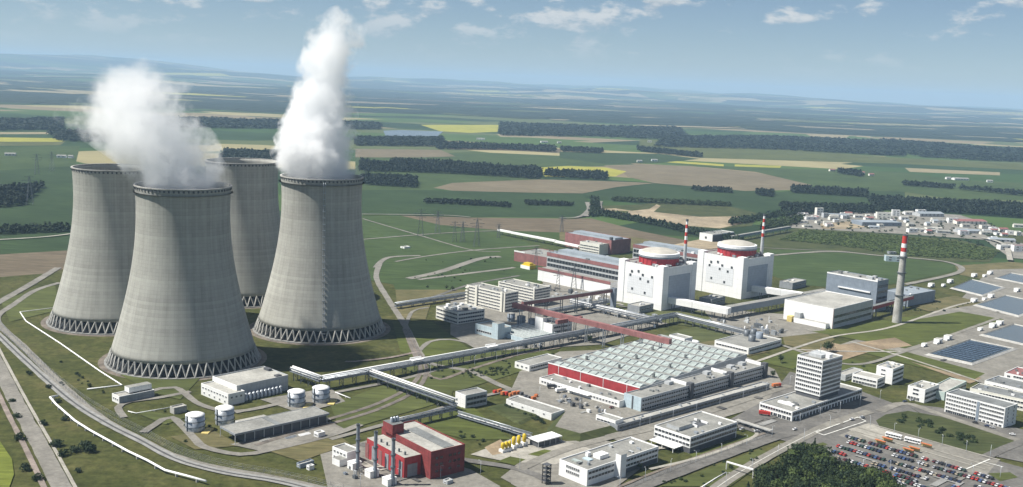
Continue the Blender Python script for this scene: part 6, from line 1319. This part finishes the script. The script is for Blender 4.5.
def pylon(px, py, h, lab):
    P = G(px, py); t = thing('pylon', lab, 'pylon', (P.x, P.y, 0), R.uniform(-.3, .3), 'lattice pylons'); b = MB(); w = h * .1
    for sx_ in (-1, 1):
        for sy in (-1, 1): b.bar((sx_ * w, sy * w, 0), (sx_ * w * .15, sy * w * .15, h * .92), .35)
    for k in range(7):
        z0, z1 = h * .92 * k / 7, h * .92 * (k + 1) / 7; a0, a1 = w * (1 - .85 * k / 7), w * (1 - .85 * (k + 1) / 7)
        for f in ((1, 0), (-1, 0)): b.bar((f[0] * a0, -a0, z0), (f[0] * a1, a1, z1), .2); b.bar((-a0, f[0] * a0, z0), (a1, f[0] * a1, z1), .2)
    b.bar((0, 0, h * .9), (0, 0, h), .4); b.build('mast', 'steel_dark', t); 
    for z, l in ((.68, .2), (.8, .26), (.92, .16)): b = MB(); b.bar((-h * l, 0, h * z), (h * l, 0, h * z), .4); b.bar((-h * l, 0, h * z), (0, 0, h * z + 2), .2); b.bar((h * l, 0, h * z), (0, 0, h * z + 2), .2); b.build('crossarm', 'steel_dark', t)
for px, py, h, lab in ((420, 236, 46, 'tall lattice pylon left of the field tracks'), (437, 234, 40, 'lattice pylon second from the left in the switch field'), (454, 242, 34, 'low pylon in the middle of the switch field'), (462, 242, 34, 'right one of a close pylon pair in the switch field'), (476, 247, 46, 'tall pylon nearest the office blocks'), (536, 268, 30, 'slim pylon behind the rear office block'), (562, 232, 30, 'pylon on the brown field behind the plant'), (558, 292, 30, 'thin mast in front of the turbine hall'), (574, 290, 34, 'second thin mast in front of the turbine hall'), (30, 205, 55, 'distant pylon left of the towers'), (37, 175, 50, 'far pylon at the left above the wood'), (52, 172, 50, 'far pylon near the left rear tower rim'), (498, 238, 24, 'small pylon at the white gallery')): pylon(px, py, h, lab)
def lamp(px, py, h, lab):
    P = G(px, py); t = thing('street_lamp', lab, 'lamp', (P.x, P.y, 0), R.uniform(0, 6), 'street lamps'); b = MB(); b.rev([(.16, 0), (.08, h)], 8, cap1=True); b.build('pole', 'galv', t); b = MB(); b.bar((0, 0, h), (1.6, 0, h + .25), .12); b.build('arm', 'galv', t); b = MB(); b.box(1.3, 2.2, -.2, .2, h + .2, h + .4); b.build('lamp_head', 'pale_grey', t)
for k, (a, b_, n, z) in enumerate((((620, 490), (772, 438), 7, 'along the main road'), ((700, 500), (830, 427), 6, 'along the public road'), ((835, 470), (1000, 478), 7, 'in the car park'), ((870, 428), (990, 458), 6, 'on the bus platform'), ((540, 398), (640, 430), 6, 'in the workshop yard'), ((650, 425), (790, 385), 7, 'along the gallery road'), ((360, 487), (520, 470), 5, 'on the heating plant road'), ((800, 424), (880, 400), 5, 'before the administration podium'), ((430, 375), (540, 352), 6, 'beside the main pipe bridge road'))):
    for i in range(n): px, py = a[0] + (b_[0] - a[0]) * i / (n - 1), a[1] + (b_[1] - a[1]) * i / (n - 1); lamp(px, py, 9, 'grey street lamp ' + z + '')
t = thing('gantry', 'white pipe gantry spanning the public road at the bottom', 'gantry', (0, 0, 0)); A_, B_ = G(726.5, 470, 0), G(753, 478, 0)
b = MB(); b.bar((A_.x, A_.y, 6), (B_.x, B_.y, 6), .9, .9); b.build('beam', 'white_trim', t)
for p in (A_, B_): b = MB(); b.bar((p.x, p.y, 0), (p.x, p.y, 6), .6); b.build('post', 'white_trim', t)
pipeline([(726.5, 472), (716, 478), (700, 488)], .4, .9, 'white ground pipe leading to the road gantry', sup=9)
t = thing('barrier_canopy', 'long grey canopy over the gate lane by the main road', 'canopy', (0, 0, 0)); run(t, G(737, 419, 4), G(772, 430, 4), 3.4, 4, 4, 'pale_grey', 'roof_pale', .4, 6)

RS = random.Random(90)
for where, poly, n in (('on the lawn before the pump hall', [(140, 412), (185, 405), (230, 440), (175, 445)], 8), ('beside the main pipe bridge', [(400, 370), (470, 355), (560, 345), (570, 352), (450, 385)], 26), ('on the lawn behind the administration tower', [(770, 366), (800, 352), (900, 372), (905, 384), (860, 380)], 16), ('along the main road verge', [(660, 484), (760, 448), (775, 452), (700, 487)], 18), ('around the switch field', [(400, 260), (500, 256), (530, 270), (420, 290)], 24), ('below the nearest cooling tower', [(60, 360), (110, 390), (105, 400), (60, 372)], 10), ('by the spray ponds', [(905, 300), (960, 296), (990, 305), (920, 318)], 14), ('around the heating plant', [(420, 425), (500, 438), (490, 445), (470, 446)], 10)):
    k = 0
    while k < n:
        px, py = RS.uniform(min(p[0] for p in poly), max(p[0] for p in poly)), RS.uniform(min(p[1] for p in poly), max(p[1] for p in poly))
        if inside(px, py, poly): k += 1; tn = RS.choice([1, 2]); shrub(G(px, py), RS.uniform(.7, 1.9), ('dark' if tn == 2 else 'green') + ' bush ' + where, tn, 'bushes ' + where)

# things that look alike: each label also says which one, counted from the left of the view
def ordinal(n):
    w = ['first', 'second', 'third', 'fourth', 'fifth', 'sixth', 'seventh', 'eighth', 'ninth', 'tenth', 'eleventh', 'twelfth']
    return w[n - 1] if n <= 12 else str(n) + ('th' if n % 100 in (11, 12, 13) else {1: 'st', 2: 'nd', 3: 'rd'}.get(n % 10, 'th'))
same = {}
for o in COL.objects:
    if o.parent is None and 'label' in o.keys() and o.get('kind') is None: same.setdefault(o['label'], []).append(o)
for lab, os_ in same.items():
    if len(os_) > 1:
        for k, o in enumerate(sorted(os_, key=lambda q: PR(q.location)[0])): o['label'] = lab.split(', between its ends')[0] + ', ' + ordinal(k + 1) + ' from the left'
haze(4.6e-5)
